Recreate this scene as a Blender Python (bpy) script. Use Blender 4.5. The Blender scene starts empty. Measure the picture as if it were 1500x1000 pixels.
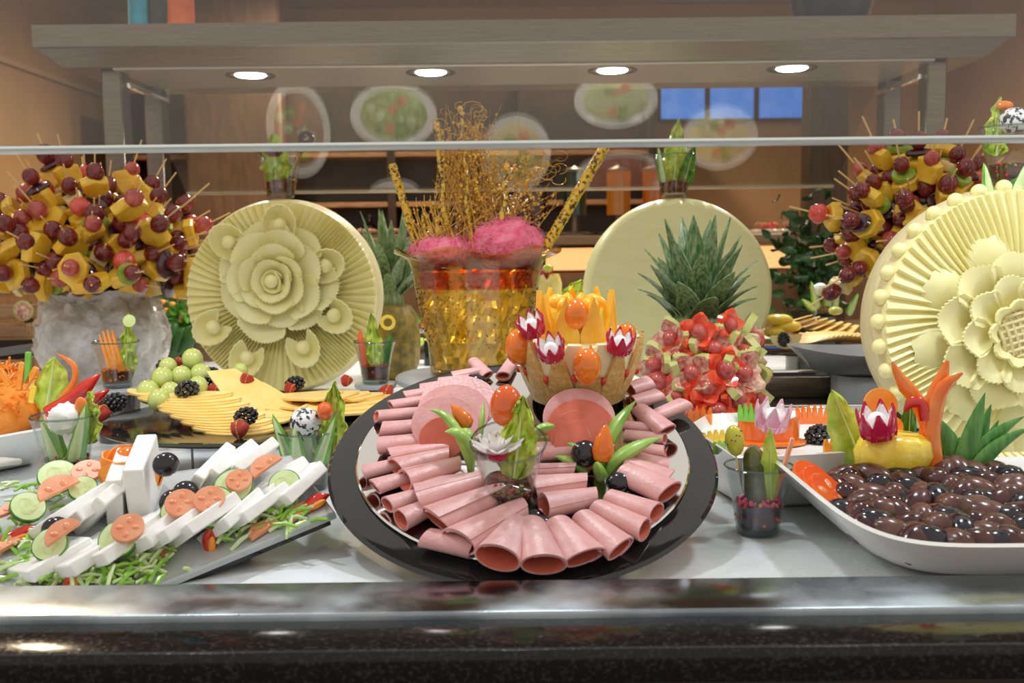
import bpy, bmesh, math, random
from mathutils import Vector, Matrix, noise, Euler
SC = bpy.context.scene
COL = SC.collection
PI = math.pi
V = Vector
# ------------------------------------------------------------------ camera
FPX, PITCH, ROLL, EYE = 1458.0, math.radians(5.75), math.radians(-0.65), 0.29
CR = Matrix.Rotation(PI/2 - PITCH, 4, 'X') @ Matrix.Rotation(ROLL, 4, 'Z')
cd = bpy.data.cameras.new('camera'); cam = bpy.data.objects.new('camera', cd); COL.objects.link(cam)
cd.sensor_width = 36.0; cd.lens = FPX/1500*36; cd.clip_start = 0.02; cd.clip_end = 60
cam.matrix_world = Matrix.Translation((0, 0, EYE)) @ CR
cd.dof.use_dof = True; cd.dof.focus_distance = 1.12; cd.dof.aperture_fstop = 9.0
SC.camera = cam
# ------------------------------------------------------------------ light of the room
w = bpy.data.worlds.new('room_light'); SC.world = w; w.use_nodes = True
w.node_tree.nodes['Background'].inputs[0].default_value = (1.0, 0.91, 0.80, 1)
w.node_tree.nodes['Background'].inputs[1].default_value = 0.58
SC.view_settings.view_transform = 'Standard'; SC.view_settings.look = 'None'
SC.view_settings.gamma = 1.0; SC.view_settings.use_curve_mapping = False
SC.view_settings.exposure = 0.42
SC.cycles.max_bounces = 10; SC.cycles.transparent_max_bounces = 24
SC.cycles.caustics_reflective = False; SC.cycles.caustics_refractive = False
SC.cycles.sample_clamp_indirect = 6.0
# ------------------------------------------------------------------ helpers
def P(px, py, Y=None, z=None, pl=None):
    d = CR.to_3x3() @ V(((px-750)/FPX, -(py-500)/FPX, -1))
    o = V((0, 0, EYE))
    if Y is not None: t = Y/d.y
    elif z is not None: t = (z-EYE)/d.z
    else: t = (pl[0]-o).dot(pl[1])/d.dot(pl[1])
    return o + d*t
def T(x, y=None, z=None): return Matrix.Translation(V(x) if y is None else V((x, y, z)))
def R(a, ax='Z'): return Matrix.Rotation(a, 4, ax)
def S(x, y=None, z=None):
    return Matrix.Diagonal((x, x if y is None else y, x if z is None else z, 1))
def frame(o, zdir, xhint=(1, 0, 0)):
    z = V(zdir).normalized(); x = V(xhint); x = (x - z*x.dot(z))
    if x.length < 1e-5: x = z.orthogonal()
    x.normalize(); y = z.cross(x)
    m = Matrix.Identity(4)
    for i in range(3): m[i][0], m[i][1], m[i][2], m[i][3] = x[i], y[i], z[i], o[i]
    return m
class G:
    def __init__(s, *a):
        s.v = []; s.f = []; s.m = []
        for x in a: s.add(x)
    def add(s, g, M=None, mi=None):
        n = len(s.v)
        s.v += [V(p) for p in g.v] if M is None else [M @ V(p) for p in g.v]
        s.f += [tuple(i+n for i in f) for f in g.f]
        s.m += g.m if mi is None else [mi]*len(g.f)
        return s
def geo(v, f, m=0):
    g = G(); g.v = [V(p) for p in v]; g.f = f; g.m = [m]*len(f); return g
def ell(rx, ry=None, rz=None, nu=14, nv=9, bump=0, bs=3, seed=0):
    ry = rx if ry is None else ry; rz = rx if rz is None else rz
    v = [(0, 0, -1)]
    for j in range(1, nv):
        t = PI*j/nv
        for i in range(nu): v.append((math.sin(t)*math.cos(2*PI*i/nu), math.sin(t)*math.sin(2*PI*i/nu), -math.cos(t)))
    v.append((0, 0, 1)); f = []
    if bump: v = [V(p)*(1+bump*noise.noise(V(p)*bs+V((seed*7.1, seed*3.3, 0)))) for p in v]
    v = [(p[0]*rx, p[1]*ry, p[2]*rz) for p in v]
    for i in range(nu):
        k = (i+1) % nu
        f.append((0, 1+k, 1+i)); b = 1+(nv-2)*nu; f.append((b+i, b+k, len(v)-1))
        for j in range(nv-2): a = 1+j*nu; f.append((a+i, a+k, a+nu+k, a+nu+i))
    return geo(v, f)
def lathe(prof, n=40, fn=None):
    v = []; f = []
    for r, z in prof:
        for i in range(n):
            a = 2*PI*i/n; p = (r*math.cos(a), r*math.sin(a), z)
            v.append(fn(p, a, r, z) if fn else p)
    for j in range(len(prof)-1):
        for i in range(n):
            k = (i+1) % n; f.append((j*n+i, j*n+k, (j+1)*n+k, (j+1)*n+i))
    if prof[0][0] > 1e-6 and prof[0] != prof[-1]: f.append(tuple(reversed(range(n))))
    if prof[-1][0] > 1e-6 and prof[0] != prof[-1]: f.append(tuple(range((len(prof)-1)*n, len(prof)*n)))
    return geo(v, f)
def tube(pts, rad, n=8, flat=1.0, up=None):
    pts = [V(p) for p in pts]; k = len(pts); v = []; f = []
    if not hasattr(rad, '__len__'): rad = [rad]*k
    ref = V(up) if up else None
    for j in range(k):
        t = (pts[min(j+1, k-1)] - pts[max(j-1, 0)]).normalized()
        if ref is None: ref = t.orthogonal()
        x = (ref - t*ref.dot(t)).normalized(); y = t.cross(x); ref = x
        for i in range(n):
            a = 2*PI*i/n; v.append(pts[j] + x*(math.cos(a)*rad[j]) + y*(math.sin(a)*rad[j]*flat))
    for j in range(k-1):
        for i in range(n): q = (i+1) % n; f.append((j*n+i, j*n+q, (j+1)*n+q, (j+1)*n+i))
    f.append(tuple(reversed(range(n)))); f.append(tuple(range((k-1)*n, k*n)))
    return geo(v, f)
def box(sx, sy, sz, b=0, seg=1, c=(0, 0, 0)):
    bm = bmesh.new(); bmesh.ops.create_cube(bm, size=1)
    bmesh.ops.scale(bm, vec=(sx, sy, sz), verts=bm.verts)
    if b: bmesh.ops.bevel(bm, geom=list(bm.edges), offset=b, segments=seg, affect='EDGES', profile=0.6)
    v = [tuple(p.co + V(c)) for p in bm.verts]; bm.verts.index_update()
    f = [tuple(p.index for p in q.verts) for q in bm.faces]; bm.free()
    return geo(v, f)
def prism(poly, h, z0=0, b=0):
    n = len(poly)
    if b:
        c = V((sum(p[0] for p in poly)/n, sum(p[1] for p in poly)/n))
        inn = [c + (V(p)-c)*(1 - b/max((V(p)-c).length, 1e-6)) for p in poly]
        rings = [(inn, z0), (poly, z0+b), (poly, z0+h-b), (inn, z0+h)]
    else: rings = [(poly, z0), (poly, z0+h)]
    v = [(p[0], p[1], z) for q, z in rings for p in q]; f = [tuple(reversed(range(n)))]
    for j in range(len(rings)-1):
        for i in range(n): k = (i+1) % n; f.append((j*n+i, j*n+k, (j+1)*n+k, (j+1)*n+i))
    f.append(tuple(range((len(rings)-1)*n, len(rings)*n)))
    return geo(v, f)
def sheet(fn, nu, nv, t, m2=0):
    """closed thin sheet from fn(u,v), u,v in 0..1; m2 = material of the under side"""
    p = [[V(fn(i/nu, j/nv)) for j in range(nv+1)] for i in range(nu+1)]
    W = nv+1; v = []; lo = []
    for i in range(nu+1):
        for j in range(nv+1):
            du = p[min(i+1, nu)][j]-p[max(i-1, 0)][j]; dv = p[i][min(j+1, nv)]-p[i][max(j-1, 0)]
            n = du.cross(dv)
            n = n.normalized() if n.length > 1e-12 else V((0, 0, 1))
            v.append(p[i][j]+n*t/2); lo.append(p[i][j]-n*t/2)
    N = len(v); v += lo; f = []; m = []
    for i in range(nu):
        for j in range(nv):
            a, b, c, d = i*W+j, (i+1)*W+j, (i+1)*W+j+1, i*W+j+1
            f.append((a, b, c, d)); m.append(0); f.append((N+d, N+c, N+b, N+a)); m.append(m2)
    rim = [i*W for i in range(nu)] + [nu*W+j for j in range(nv)] + [i*W+nv for i in range(nu, 0, -1)] + [j for j in range(nv, 0, -1)]
    for a, b in zip(rim, rim[1:]+rim[:1]): f.append((b, a, N+a, N+b)); m.append(0)
    g = G(); g.v = v; g.f = f; g.m = m; return g
def mesh(name, g, mats, smooth=True, ang=40):
    me = bpy.data.meshes.new(name); me.from_pydata([tuple(p) for p in g.v], [], g.f)
    for m in (mats if isinstance(mats, (list, tuple)) else [mats]): me.materials.append(m)
    me.polygons.foreach_set('material_index', g.m)
    if smooth:
        me.polygons.foreach_set('use_smooth', [True]*len(g.f)); me.set_sharp_from_angle(angle=math.radians(ang))
    me.update(); return me
def ob(name, g, mats=None, parent=None, M=None, smooth=True, label=None, ang=40, kind=None):
    me = g if isinstance(g, bpy.types.Mesh) else mesh(name, g, mats, smooth, ang)
    o = bpy.data.objects.new(name, me); COL.objects.link(o)
    if parent: o.parent = parent
    if M is not None: o.matrix_basis = M
    if label: o['label'] = label
    if kind: o['kind'] = kind
    return o
def thing(name, label, cat, M=None, group=None):
    o = bpy.data.objects.new(name, None); COL.objects.link(o); o.empty_display_size = 0.02
    if M is not None: o.matrix_basis = M
    return tag(o, label, cat, group)
def tag(o, label, cat, group=None):
    o['label'] = label; o['category'] = cat
    if group: o['group'] = group
    return o
def struct(name, g, m, **k):
    o = ob(name, g, m, **k); o['kind'] = 'structure'; return o
def rnd(a, b): return random.uniform(a, b)
random.seed(7)
# ------------------------------------------------------------------ materials
MT = {}
def mat(name, col, rough=0.5, metal=0, col2=None, ns=30, bump=0, bs=None, sss=0, sr=(0.01, 0.004, 0.002), spec=0.5, coat=0, aniso=None, emit=None, es=0, det=4, lo=0.35, hi=0.65, stretch=None, rough2=None):
    if name in MT: return MT[name]
    m = bpy.data.materials.new(name); m.use_nodes = True; nt = m.node_tree; N = nt.nodes; L = nt.links
    b = N['Principled BSDF']; MT[name] = m
    b.inputs['Base Color'].default_value = (*col, 1); b.inputs['Roughness'].default_value = rough
    b.inputs['Metallic'].default_value = metal; b.inputs['Specular IOR Level'].default_value = spec
    b.inputs['Coat Weight'].default_value = coat; b.inputs['Coat Roughness'].default_value = 0.05
    if sss:
        b.inputs['Subsurface Weight'].default_value = sss; b.inputs['Subsurface Radius'].default_value = sr; b.inputs['Subsurface Scale'].default_value = 1.0
    if emit: b.inputs['Emission Color'].default_value = (*emit, 1); b.inputs['Emission Strength'].default_value = es
    if col2 or bump or rough2 is not None:
        tc = N.new('ShaderNodeTexCoord'); src = tc.outputs['Object']
        if stretch:
            mp = N.new('ShaderNodeMapping'); mp.inputs['Scale'].default_value = stretch; L.new(src, mp.inputs[0]); src = mp.outputs[0]
        nz = N.new('ShaderNodeTexNoise'); nz.inputs['Scale'].default_value = ns; nz.inputs['Detail'].default_value = det
        L.new(src, nz.inputs['Vector'])
        if col2:
            cr = N.new('ShaderNodeValToRGB'); cr.color_ramp.elements[0].position = lo; cr.color_ramp.elements[1].position = hi
            cr.color_ramp.elements[0].color = (*col, 1); cr.color_ramp.elements[1].color = (*col2, 1)
            L.new(nz.outputs[0], cr.inputs[0]); L.new(cr.outputs[0], b.inputs['Base Color'])
        if rough2 is not None:
            mr = N.new('ShaderNodeMapRange'); mr.inputs[1].default_value = lo; mr.inputs[2].default_value = hi
            mr.inputs[3].default_value = rough; mr.inputs[4].default_value = rough2
            L.new(nz.outputs[0], mr.inputs[0]); L.new(mr.outputs[0], b.inputs['Roughness'])
        if bump:
            n2 = N.new('ShaderNodeTexNoise'); n2.inputs['Scale'].default_value = bs or ns; n2.inputs['Detail'].default_value = 3
            L.new(src, n2.inputs['Vector'])
            bp = N.new('ShaderNodeBump'); bp.inputs['Strength'].default_value = min(1, bump); bp.inputs['Distance'].default_value = 0.002
            L.new(n2.outputs[0], bp.inputs['Height']); L.new(bp.outputs[0], b.inputs['Normal'])
    return m
def glassmat(name, tint=(0.985, 0.99, 0.988), refl=1.0, rough=0.02, edge=(0.86, 0.91, 0.9), bump=0, bs=60, ior=1.45):
    """clear sheet glass: fresnel reflection over a transparent body, darker where the wall is seen edge-on"""
    if name in MT: return MT[name]
    m = bpy.data.materials.new(name); m.use_nodes = True; nt = m.node_tree; N = nt.nodes; L = nt.links; MT[name] = m
    N.remove(N['Principled BSDF']); out = N['Material Output']
    tr = N.new('ShaderNodeBsdfTransparent'); gl = N.new('ShaderNodeBsdfGlossy'); gl.inputs['Roughness'].default_value = rough
    lw = N.new('ShaderNodeLayerWeight'); lw.inputs[0].default_value = 0.35
    mx = N.new('ShaderNodeMixRGB'); mx.inputs[1].default_value = (*tint, 1); mx.inputs[2].default_value = (*edge, 1)
    L.new(lw.outputs['Facing'], mx.inputs[0]); L.new(mx.outputs[0], tr.inputs[0])
    fr = N.new('ShaderNodeLayerWeight'); fr.inputs[0].default_value = 0.5
    pw = N.new('ShaderNodeMath'); pw.operation = 'POWER'; pw.inputs[1].default_value = 5.0; L.new(fr.outputs['Facing'], pw.inputs[0])
    f0 = ((ior-1)/(ior+1))**2
    mu = N.new('ShaderNodeMath'); mu.operation = 'MULTIPLY_ADD'; mu.inputs[1].default_value = (1-f0)*min(refl, 1); mu.inputs[2].default_value = f0*refl; mu.use_clamp = True
    L.new(pw.outputs[0], mu.inputs[0]); ms = N.new('ShaderNodeMixShader')
    L.new(mu.outputs[0], ms.inputs[0]); L.new(tr.outputs[0], ms.inputs[1]); L.new(gl.outputs[0], ms.inputs[2]); L.new(ms.outputs[0], out.inputs[0])
    if bump:
        n2 = N.new('ShaderNodeTexNoise'); n2.inputs['Scale'].default_value = bs
        tc = N.new('ShaderNodeTexCoord'); L.new(tc.outputs['Object'], n2.inputs['Vector'])
        bp = N.new('ShaderNodeBump'); bp.inputs['Strength'].default_value = bump; bp.inputs['Distance'].default_value = 0.004
        L.new(n2.outputs[0], bp.inputs['Height'])
        for q in (gl, fr, lw): L.new(bp.outputs[0], q.inputs['Normal'])
    return m
steel = mat('brushed_steel', (0.17, 0.14, 0.115), 0.30, 1, (0.23, 0.195, 0.16), 14, stretch=(1, 60, 60), rough2=0.36)
rail_steel = mat('smeared_steel', (0.22, 0.26, 0.30), 0.14, 1, (0.52, 0.60, 0.66), 11, bump=.25, bs=14, rough2=0.42, det=8)
dark_steel = mat('dark_steel', (0.16, 0.16, 0.16), 0.22, 1)
mirror = mat('mirror_steel', (0.80, 0.80, 0.80), 0.10, 1)
granite = mat('black_granite', (0.008, 0.009, 0.010), 0.10, 0, (0.05, 0.05, 0.046), 320, det=8, lo=0.5, hi=0.8, rough2=0.22, spec=.28)
marble = mat('grey_marble', (0.62, 0.67, 0.70), 0.22, 0, (0.80, 0.83, 0.84), 5, det=9, rough2=0.3)
blackglass = mat('black_glass', (0.012, 0.014, 0.014), 0.05, 0, spec=0.7)
wood = mat('warm_wood', (0.20, 0.10, 0.045), 0.45, 0, (0.33, 0.18, 0.09), 12, stretch=(1, 1, 9))
darkwood = mat('dark_wood', (0.018, 0.010, 0.006), 0.4, 0, (0.04, 0.022, 0.012), 10, stretch=(1, 1, 8))
tan = mat('tan_plaster', (0.47, 0.31, 0.17), 0.75, 0, (0.55, 0.37, 0.21), 2)
tan2 = mat('beige_ceiling', (0.52, 0.37, 0.24), 0.7, 0, (0.58, 0.43, 0.29), 2)
porcelain = mat('white_porcelain', (0.82, 0.82, 0.80), 0.12, 0, spec=0.6, coat=0.3)
greyporc = mat('grey_porcelain', (0.40, 0.42, 0.44), 0.15, 0, spec=0.6)
clear = glassmat('clear_glass', refl=1.6)
pane = glassmat('pane_glass', tint=(0.93, 0.95, 0.94), refl=3.6, rough=0.0, edge=(0.85, 0.9, 0.88), ior=1.5)
paneedge = mat('lit_look_glass_edge', (0.80, 0.93, 0.95), 0.08, 0, spec=1.0, coat=1)  # pale colour stands in for lamp light carried along the glass
# ================================================================== structure
struct('floor', box(9, 12, .1, c=(0, 3, -0.97)), mat('brown_floor', (0.12, 0.07, 0.04), 0.4, 0, (0.16, 0.10, 0.06), 4))
struct('ceiling', box(9, 5.0, .1, c=(0, 5.4, 1.92)), tan2)
struct('wall_back', box(9, .1, 2.9, c=(0, 7.0, 0.45)), tan)
struct('wall_left', box(.1, 6.0, 2.9, c=(-2.75, 4.5, 0.45)), tan)
struct('wall_right', box(.1, 6.0, 2.9, c=(2.95, 4.5, 0.45)), tan)
struct('trim_1', box(.02, 6.0, .03, c=(-2.69, 4.5, 1.28)), tan2)
# recessed ceiling spots
spot_metal = mat('spot_metal', (0.10, 0.08, 0.06), 0.5)
glow = mat('lamp_glow', (1, 1, 1), 0.5, emit=(1.0, 0.97, 0.92), es=14)
for i, (x, y, nm) in enumerate(((-1.25, 5.3, 'leftmost'), (-.75, 5.5, 'second from the left'), (.38, 5.7, 'third from the left'), (2.0, 4.6, 'rightmost'), (-2.0, 3.6, 'nearest on the left'))):
    t = thing('ceiling_spot', 'small dark recessed ceiling spot far behind the canopy, ' + nm, 'ceiling spot', T(x, y, 1.868), 'ceiling spots')
    ob('rim', lathe([(.05, 0), (.06, -.008), (.06, 0.0)], 20), spot_metal, t); ob('reflector', lathe([(0, .0), (.05, -.003)], 20), spot_metal, t)
    l = bpy.data.lights.new('ceiling_lamp', 'SPOT'); l.energy = 75; l.color = (1, .78, .52); l.shadow_soft_size = .05; l.spot_size = 2.9; l.spot_blend = .8
    lo = bpy.data.objects.new('ceiling_lamp', l); COL.objects.link(lo); lo.parent = t; lo.location = (0, 0, -.02)
# far counter with a lit strip
fc = thing('back_counter', 'far wooden counter with a glowing strip under its top', 'counter', T(0, 4.55, -0.9))
ob('counter_top', box(5.2, .6, .04, .004, c=(0, 0, 1.19)), mat('counter_tan', (0.42, 0.27, 0.15), 0.35), fc)
ob('front_panel', box(5.1, .5, 1.05, c=(0, .03, .525)), mat('tan_wood', (0.36, 0.20, 0.10), 0.5, 0, (0.44, 0.26, 0.13), 6, stretch=(9, 1, 1)), fc)
ob('light_strip', box(2.4, .02, .095, .002, c=(1.35, -.235, 1.11)), mat('warm_strip', (1, .6, .25), 0.5, emit=(1.0, 0.52, 0.20), es=.75), fc)
for x in (-2.1, -1.3, -.5, .3, 1.1, 1.9): ob('panel_rail', box(.03, .02, .9, .003, c=(x, -.235, .5)), darkwood, fc)
# dark wall cabinet behind
sh = thing('back_cabinet', 'tall dark brown cabinet with open shelves behind the counter', 'cabinet', T(-.72, 6.3, -.9))
ob('body', box(3.2, .4, 2.2, c=(0, .25, 1.1)), darkwood, sh)
for z in (1.18, 1.42, 1.72): ob('shelf', box(3.2, .3, .03, .003, c=(0, -.05, z)), wood, sh)
for x in (-1.58, -.8, 0, .8, 1.58): ob('upright', box(.05, .32, 2.2, .004, c=(x, -.05, 1.1)), darkwood, sh)
pn = ob('wood_column', box(.30, .12, 2.7, .01), mat('column_wood', (0.10, 0.055, 0.03), .5, 0, (.15, .085, .05), 8, stretch=(9, 9, 1)), M=T(1.31, 4.2, .4) @ S(.55, 1, 1)); tag(pn, 'dark brown wood column behind the right fruit skewers', 'column')
pn = ob('wood_column', pn.data, M=T(-1.62, 6.0, .4) @ S(1.9, 1, 1)); tag(pn, 'dark brown wood column left of the cabinet', 'column')
# blue screens
bl = mat('blue_screen', (0.05, 0.2, 0.6), 0.3, 0, (0.3, 0.5, 0.9), 6, emit=(0.04, 0.26, 0.95), es=0.6)
for i, nm in enumerate(('left', 'middle', 'right')):
    c = P(1000+72*i, 120, Y=6.9)
    t = thing('menu_screen', 'blue lit menu screen behind the canopy glass, %s of three' % nm, 'screen', T(c.x, 6.92, 1.42), 'menu screens')
    ob('bezel', box(.325, .06, .66, .006), spot_metal, t); ob('display', box(.295, .01, .63, .002, c=(0, -.032, 0)), bl, t)
# ------------------------------------------------------------------ buffet counter
bc = thing('buffet_counter', 'buffet counter with grey marble top, smeared steel rail and black granite edge', 'counter', T(0, 0, 0))
ob('far_top', box(3.6, 1.05, .04, .003, c=(0, 2.985, -.02)), mat('dark_counter', (.05, .032, .022), .25, 0, (.09, .06, .04), 6), bc)
ob('marble_top', box(3.6, 1.68, .04, .003, c=(0, .775+.84, -.02)), marble, bc)
ob('steel_rail', box(3.6, .069, .036, .003, 2, c=(0, .7415, .002)), rail_steel, bc)
ob('granite_edge', box(3.6, .07, .026, .004, 2, c=(0, .687, .001)), granite, bc)
ob('recess', box(3.5, .06, .05, c=(0, .705, -.037)), darkwood, bc)
ob('wood_front', box(3.6, .06, .80, .003, c=(0, .67, -.465)), mat('front_wood', (.30, .17, .09), .45, 0, (.4, .24, .13), 6, stretch=(9, 1, 1)), bc)
ob('plinth', box(3.4, 2.4, .8, c=(0, 2.0, -.5)), darkwood, bc)
# steel channels set into the back of the counter on the right
for k, (y0, zz) in enumerate(((1.50, .030), (1.78, .045))):
    t = thing('steel_channel', ['near', 'far'][k] + ' stainless steel channel bar behind the square white dish', 'steel bar', T(.95, y0, 0), 'steel channels')
    ob('bar', box(1.1, .06, zz, .006, 2, c=(0, 0, zz/2)), steel, t); ob('lip', box(1.1, .012, .012, .003, c=(0, -.03, zz+.006)), mirror, t)
ob('well_panel', box(1.1, .2, .006, .001, c=(.95, 1.64, .004)), blackglass, bc)
# ------------------------------------------------------------------ canopy with posts, lamps and glass
cyf, cyb, cz = 2.17, 2.62, .675
xl = P(47, 60, Y=cyf).x; xr = P(1488, 45, Y=cyf).x; cw = xr-xl; cx = (xl+xr)/2
cn = thing('steel_canopy', 'brushed steel canopy shelf on four square posts over the buffet', 'canopy', T(cx, 0, 0))
prof = [(cyf, cz+.037), (cyf, cz+.083), (cyb, cz+.083), (cyb, cz+.037), (cyb-.005, cz+.034), (cyb-.035, cz), (cyf+.035, cz), (cyf+.005, cz+.034)]
n = len(prof); vv = [(s*(cw/2 - (0 if z > cz+.035 else (.012 if z > cz+.01 else .045))), y, z) for s in (-1, 1) for y, z in prof]
ff = [(i, (i+1) % n, n+(i+1) % n, n+i) for i in range(n)] + [tuple(reversed(range(n))), tuple(range(n, 2*n))]
ob('canopy_body', geo(vv, ff), steel, cn, smooth=False)
ob('underside_panel', box(cw-.30, .36, .006, .001, c=(0, (cyf+cyb)/2, cz-.002)), mat('satin_panel', (.58, .52, .46), .35, .75), cn)
for px, s in ((147, -1), (1388, 1)):
    x = P(px, 100, Y=2.24).x - cx
    for y in (2.265, 2.52):
        ob('post', box(.044, .05, cz, .003, 1, c=(x - s*.022, y, cz/2)), steel, cn)
    ob('side_brace', box(.012, .26, .012, .002, c=(x-s*.05, 2.39, cz-.03)), mirror, cn)
for i, px in enumerate((367, 631, 897, 1160)):
    p = P(px, [111, 107, 104, 101][i], z=cz-.006)
    t = thing('canopy_downlight', 'round white downlight under the steel canopy, %s from the left' % ['first', 'second', 'third', 'fourth'][i], 'lamp', T(p), 'canopy downlights')
    ob('ring', lathe([(.037, .002), (.055, -.001), (.058, .004), (.037, .004), (.037, .002)], 28), steel, t)
    ob('lens', lathe([(0, -.002), (.03, -.002), (.037, .002)], 28), glow, t)
    l = bpy.data.lights.new('canopy_lamp', 'SPOT'); l.energy = 9; l.color = (1, .96, .9); l.shadow_soft_size = .03; l.spot_size = 2.4; l.spot_blend = .6
    lo = bpy.data.objects.new('canopy_lamp', l); COL.objects.link(lo); lo.parent = t; lo.location = (0, 0, -.012)
# rear glass leaning away under the canopy
gt, gb = P(760, 118, Y=2.47), P(745, 278, Y=2.80)
d = V((0, gb.y-gt.y, gb.z-gt.z)); ln = d.length
Mg = frame((.0, gt.y, gt.z), d, (1, 0, 0))
rg = thing('rear_glass', 'tilted rear sneeze guard glass hanging under the canopy and mirroring dishes', 'glass', Mg)
ob('pane', box(1.80, .008, ln, c=(0, 0, ln/2)), pane, rg); ob('top_edge', box(1.80, .009, .006, .001, c=(0, 0, 0)), mat('green_glass_edge', (.06, .22, .14), .1, spec=.8), rg)
ob('bottom_edge', box(1.80, .009, .006, .001, c=(0, 0, ln)), mat('warm_edge', (.65, .50, .34), .15, spec=.8), rg)
# front glass hanging above the near edge
fb = P(750, 212, Y=.76); d = V((0, .24, .27)); ln = d.length
Mf = frame((0, fb.y, fb.z), d, (1, 0, 0))
fg = thing('front_glass', 'large clear front sneeze guard pane with polished lower edge coloured bright as if lit', 'glass', Mf)
ob('pane', box(1.5, .006, ln, c=(0, 0, ln/2+.003)), glassmat('front_pane', tint=(.965, .97, .965), refl=1.2, rough=.0, edge=(.93, .95, .94), ior=1.45), fg)
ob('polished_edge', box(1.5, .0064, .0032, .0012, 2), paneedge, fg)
# near lamp bar that carries the front glass (above the frame)
nb = thing('lamp_bar', 'steel lamp bar over the near counter holding the front glass', 'lamp bar', T(0, 1.08, .70))
ob('bar', box(2.6, .16, .04, .004, c=(0, 0, .02)), steel, nb)
for sx in (-1, 1): ob('arm', box(.04, .05, .7, .003, c=(sx*1.25, .05, -.33)), steel, nb)
for i, x in enumerate((-.92, -.46, 0, .46, .92)):
    ob('lens', lathe([(0, -.004), (.032, -.004), (.036, .0)], 24), glow, nb, T(x, 0, -.001))
    l = bpy.data.lights.new('near_lamp', 'SPOT'); l.energy = 5.4; l.color = (.88, .95, 1); l.shadow_soft_size = .03; l.spot_size = 2.5; l.spot_blend = .7
    lo = bpy.data.objects.new('near_lamp', l); COL.objects.link(lo); lo.parent = nb; lo.location = (x, 0, -.012)
# things on the canopy shelf
t = thing('painted_vase', 'turquoise, black and orange painted vase standing on the canopy shelf', 'vase', T(P(244, 20, Y=2.35).x, 2.35, cz+.083))
for nm, c, x, wd in (('turquoise_side', (.01, .30, .42), -.052, .05), ('black_band', (.02, .02, .02), -.014, .045), ('orange_side', (.75, .12, .02), .036, .065)):
    ob(nm, sheet(lambda u, v, x=x, wd=wd: (x+(u-.5)*wd*(1-.12*v), -.04*math.cos((u-.5)*2)+.005*math.sin(v*5), .22*v), 8, 8, .012), mat(nm, c, .25, 0, (min(1, c[0]*1.6+.02), c[1]*1.5+.03, c[2]*1.7), 18), t)
ob('core', lathe([(.06, 0), (.068, .01), (.066, .21), (.05, .22)], 20), mat('black_ceramic', (.02, .02, .02), .2), t, S(1, .5, 1))
t = thing('blue_pot', 'dark blue ribbed pot standing on the canopy shelf', 'pot', T(P(1219, 10, Y=2.35).x, 2.35, cz+.0835))
ob('pot', lathe([(.065, 0), (.072, .004), (.088, .05), (.105, .14), (.11, .145), (.1, .145), (.08, .05), (0, .02)], 40, lambda p, a, r, z: (p[0]*(1+.015*math.sin(a*20)), p[1]*(1+.015*math.sin(a*20)), p[2])), mat('blue_ceramic', (.008, .014, .035), .2, 0, (.02, .04, .08), 20), t)
ob('soil', lathe([(0, .13), (.098, .132)], 24), darkwood, t)
# ================================================================== foods: materials
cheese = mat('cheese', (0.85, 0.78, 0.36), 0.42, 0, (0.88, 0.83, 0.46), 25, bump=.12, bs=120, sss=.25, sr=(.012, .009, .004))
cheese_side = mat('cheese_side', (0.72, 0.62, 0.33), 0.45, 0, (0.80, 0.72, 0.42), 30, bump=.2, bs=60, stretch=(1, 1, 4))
pcheese = mat('plain_cheese', (0.74, 0.72, 0.36), 0.4, 0, (0.78, 0.77, 0.42), 12, bump=.1, bs=40, stretch=(1, 6, 1))
yellow_cheese = mat('yellow_cheese', (0.90, 0.58, 0.16), 0.38, 0, (0.93, 0.66, 0.24), 40, sss=.2)
pale_cheese = mat('pale_cheese', (0.88, 0.82, 0.45), 0.4)
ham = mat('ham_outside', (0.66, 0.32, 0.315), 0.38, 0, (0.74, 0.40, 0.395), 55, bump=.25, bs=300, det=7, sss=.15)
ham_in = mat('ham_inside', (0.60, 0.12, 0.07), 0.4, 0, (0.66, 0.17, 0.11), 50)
olive_b = mat('black_olive', (0.008, 0.008, 0.014), 0.16, 0, (0.02, 0.018, 0.028), 60, spec=.6, bump=.1, bs=90)
olive_br = mat('brown_olive', (0.065, 0.020, 0.016), 0.24, 0, (0.17, 0.075, 0.055), 45, spec=.55, bump=.1, bs=110)
olive_m = mat('maroon_olive', (0.03, 0.007, 0.010), 0.14, 0, (0.085, 0.025, 0.024), 50, spec=.55, bump=.1, bs=100, rough2=.26)
lettuce_m = mat('lettuce', (0.30, 0.50, 0.025), 0.32, 0, (0.62, 0.72, 0.12), 45, bump=.8, bs=90, sss=.1)
lettuce_d = mat('dark_lettuce', (0.045, 0.20, 0.012), 0.35, 0, (0.15, 0.40, 0.04), 45, bump=.6, bs=90)
rib_m = mat('pale_rib', (0.62, 0.74, 0.30), 0.35)
cuc_skin = mat('cucumber_skin', (0.03, 0.16, 0.015), 0.3, 0, (0.08, 0.30, 0.03), 60)
cuc_green = mat('cut_green', (0.14, 0.42, 0.04), 0.28, 0, (0.24, 0.55, 0.08), 40)
cuc_flesh = mat('cucumber_flesh', (0.60, 0.76, 0.34), 0.25, 0, (0.72, 0.83, 0.50), 70)
cuc_seed = mat('cucumber_seed', (0.70, 0.78, 0.45), 0.2, 0, (0.52, 0.66, 0.25), 160)
bean = mat('green_pod', (0.24, 0.48, 0.07), 0.3, 0, (0.42, 0.65, 0.17), 30, bump=.2, bs=120)
tomato = mat('red_tomato', (0.75, 0.09, 0.015), 0.1, 0, (0.82, 0.15, 0.02), 14, coat=.5, sss=.1)
tomato_or = mat('orange_tomato', (0.84, 0.16, 0.008), 0.1, 0, (0.88, 0.24, 0.012), 12, coat=.5, sss=.1)
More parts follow.
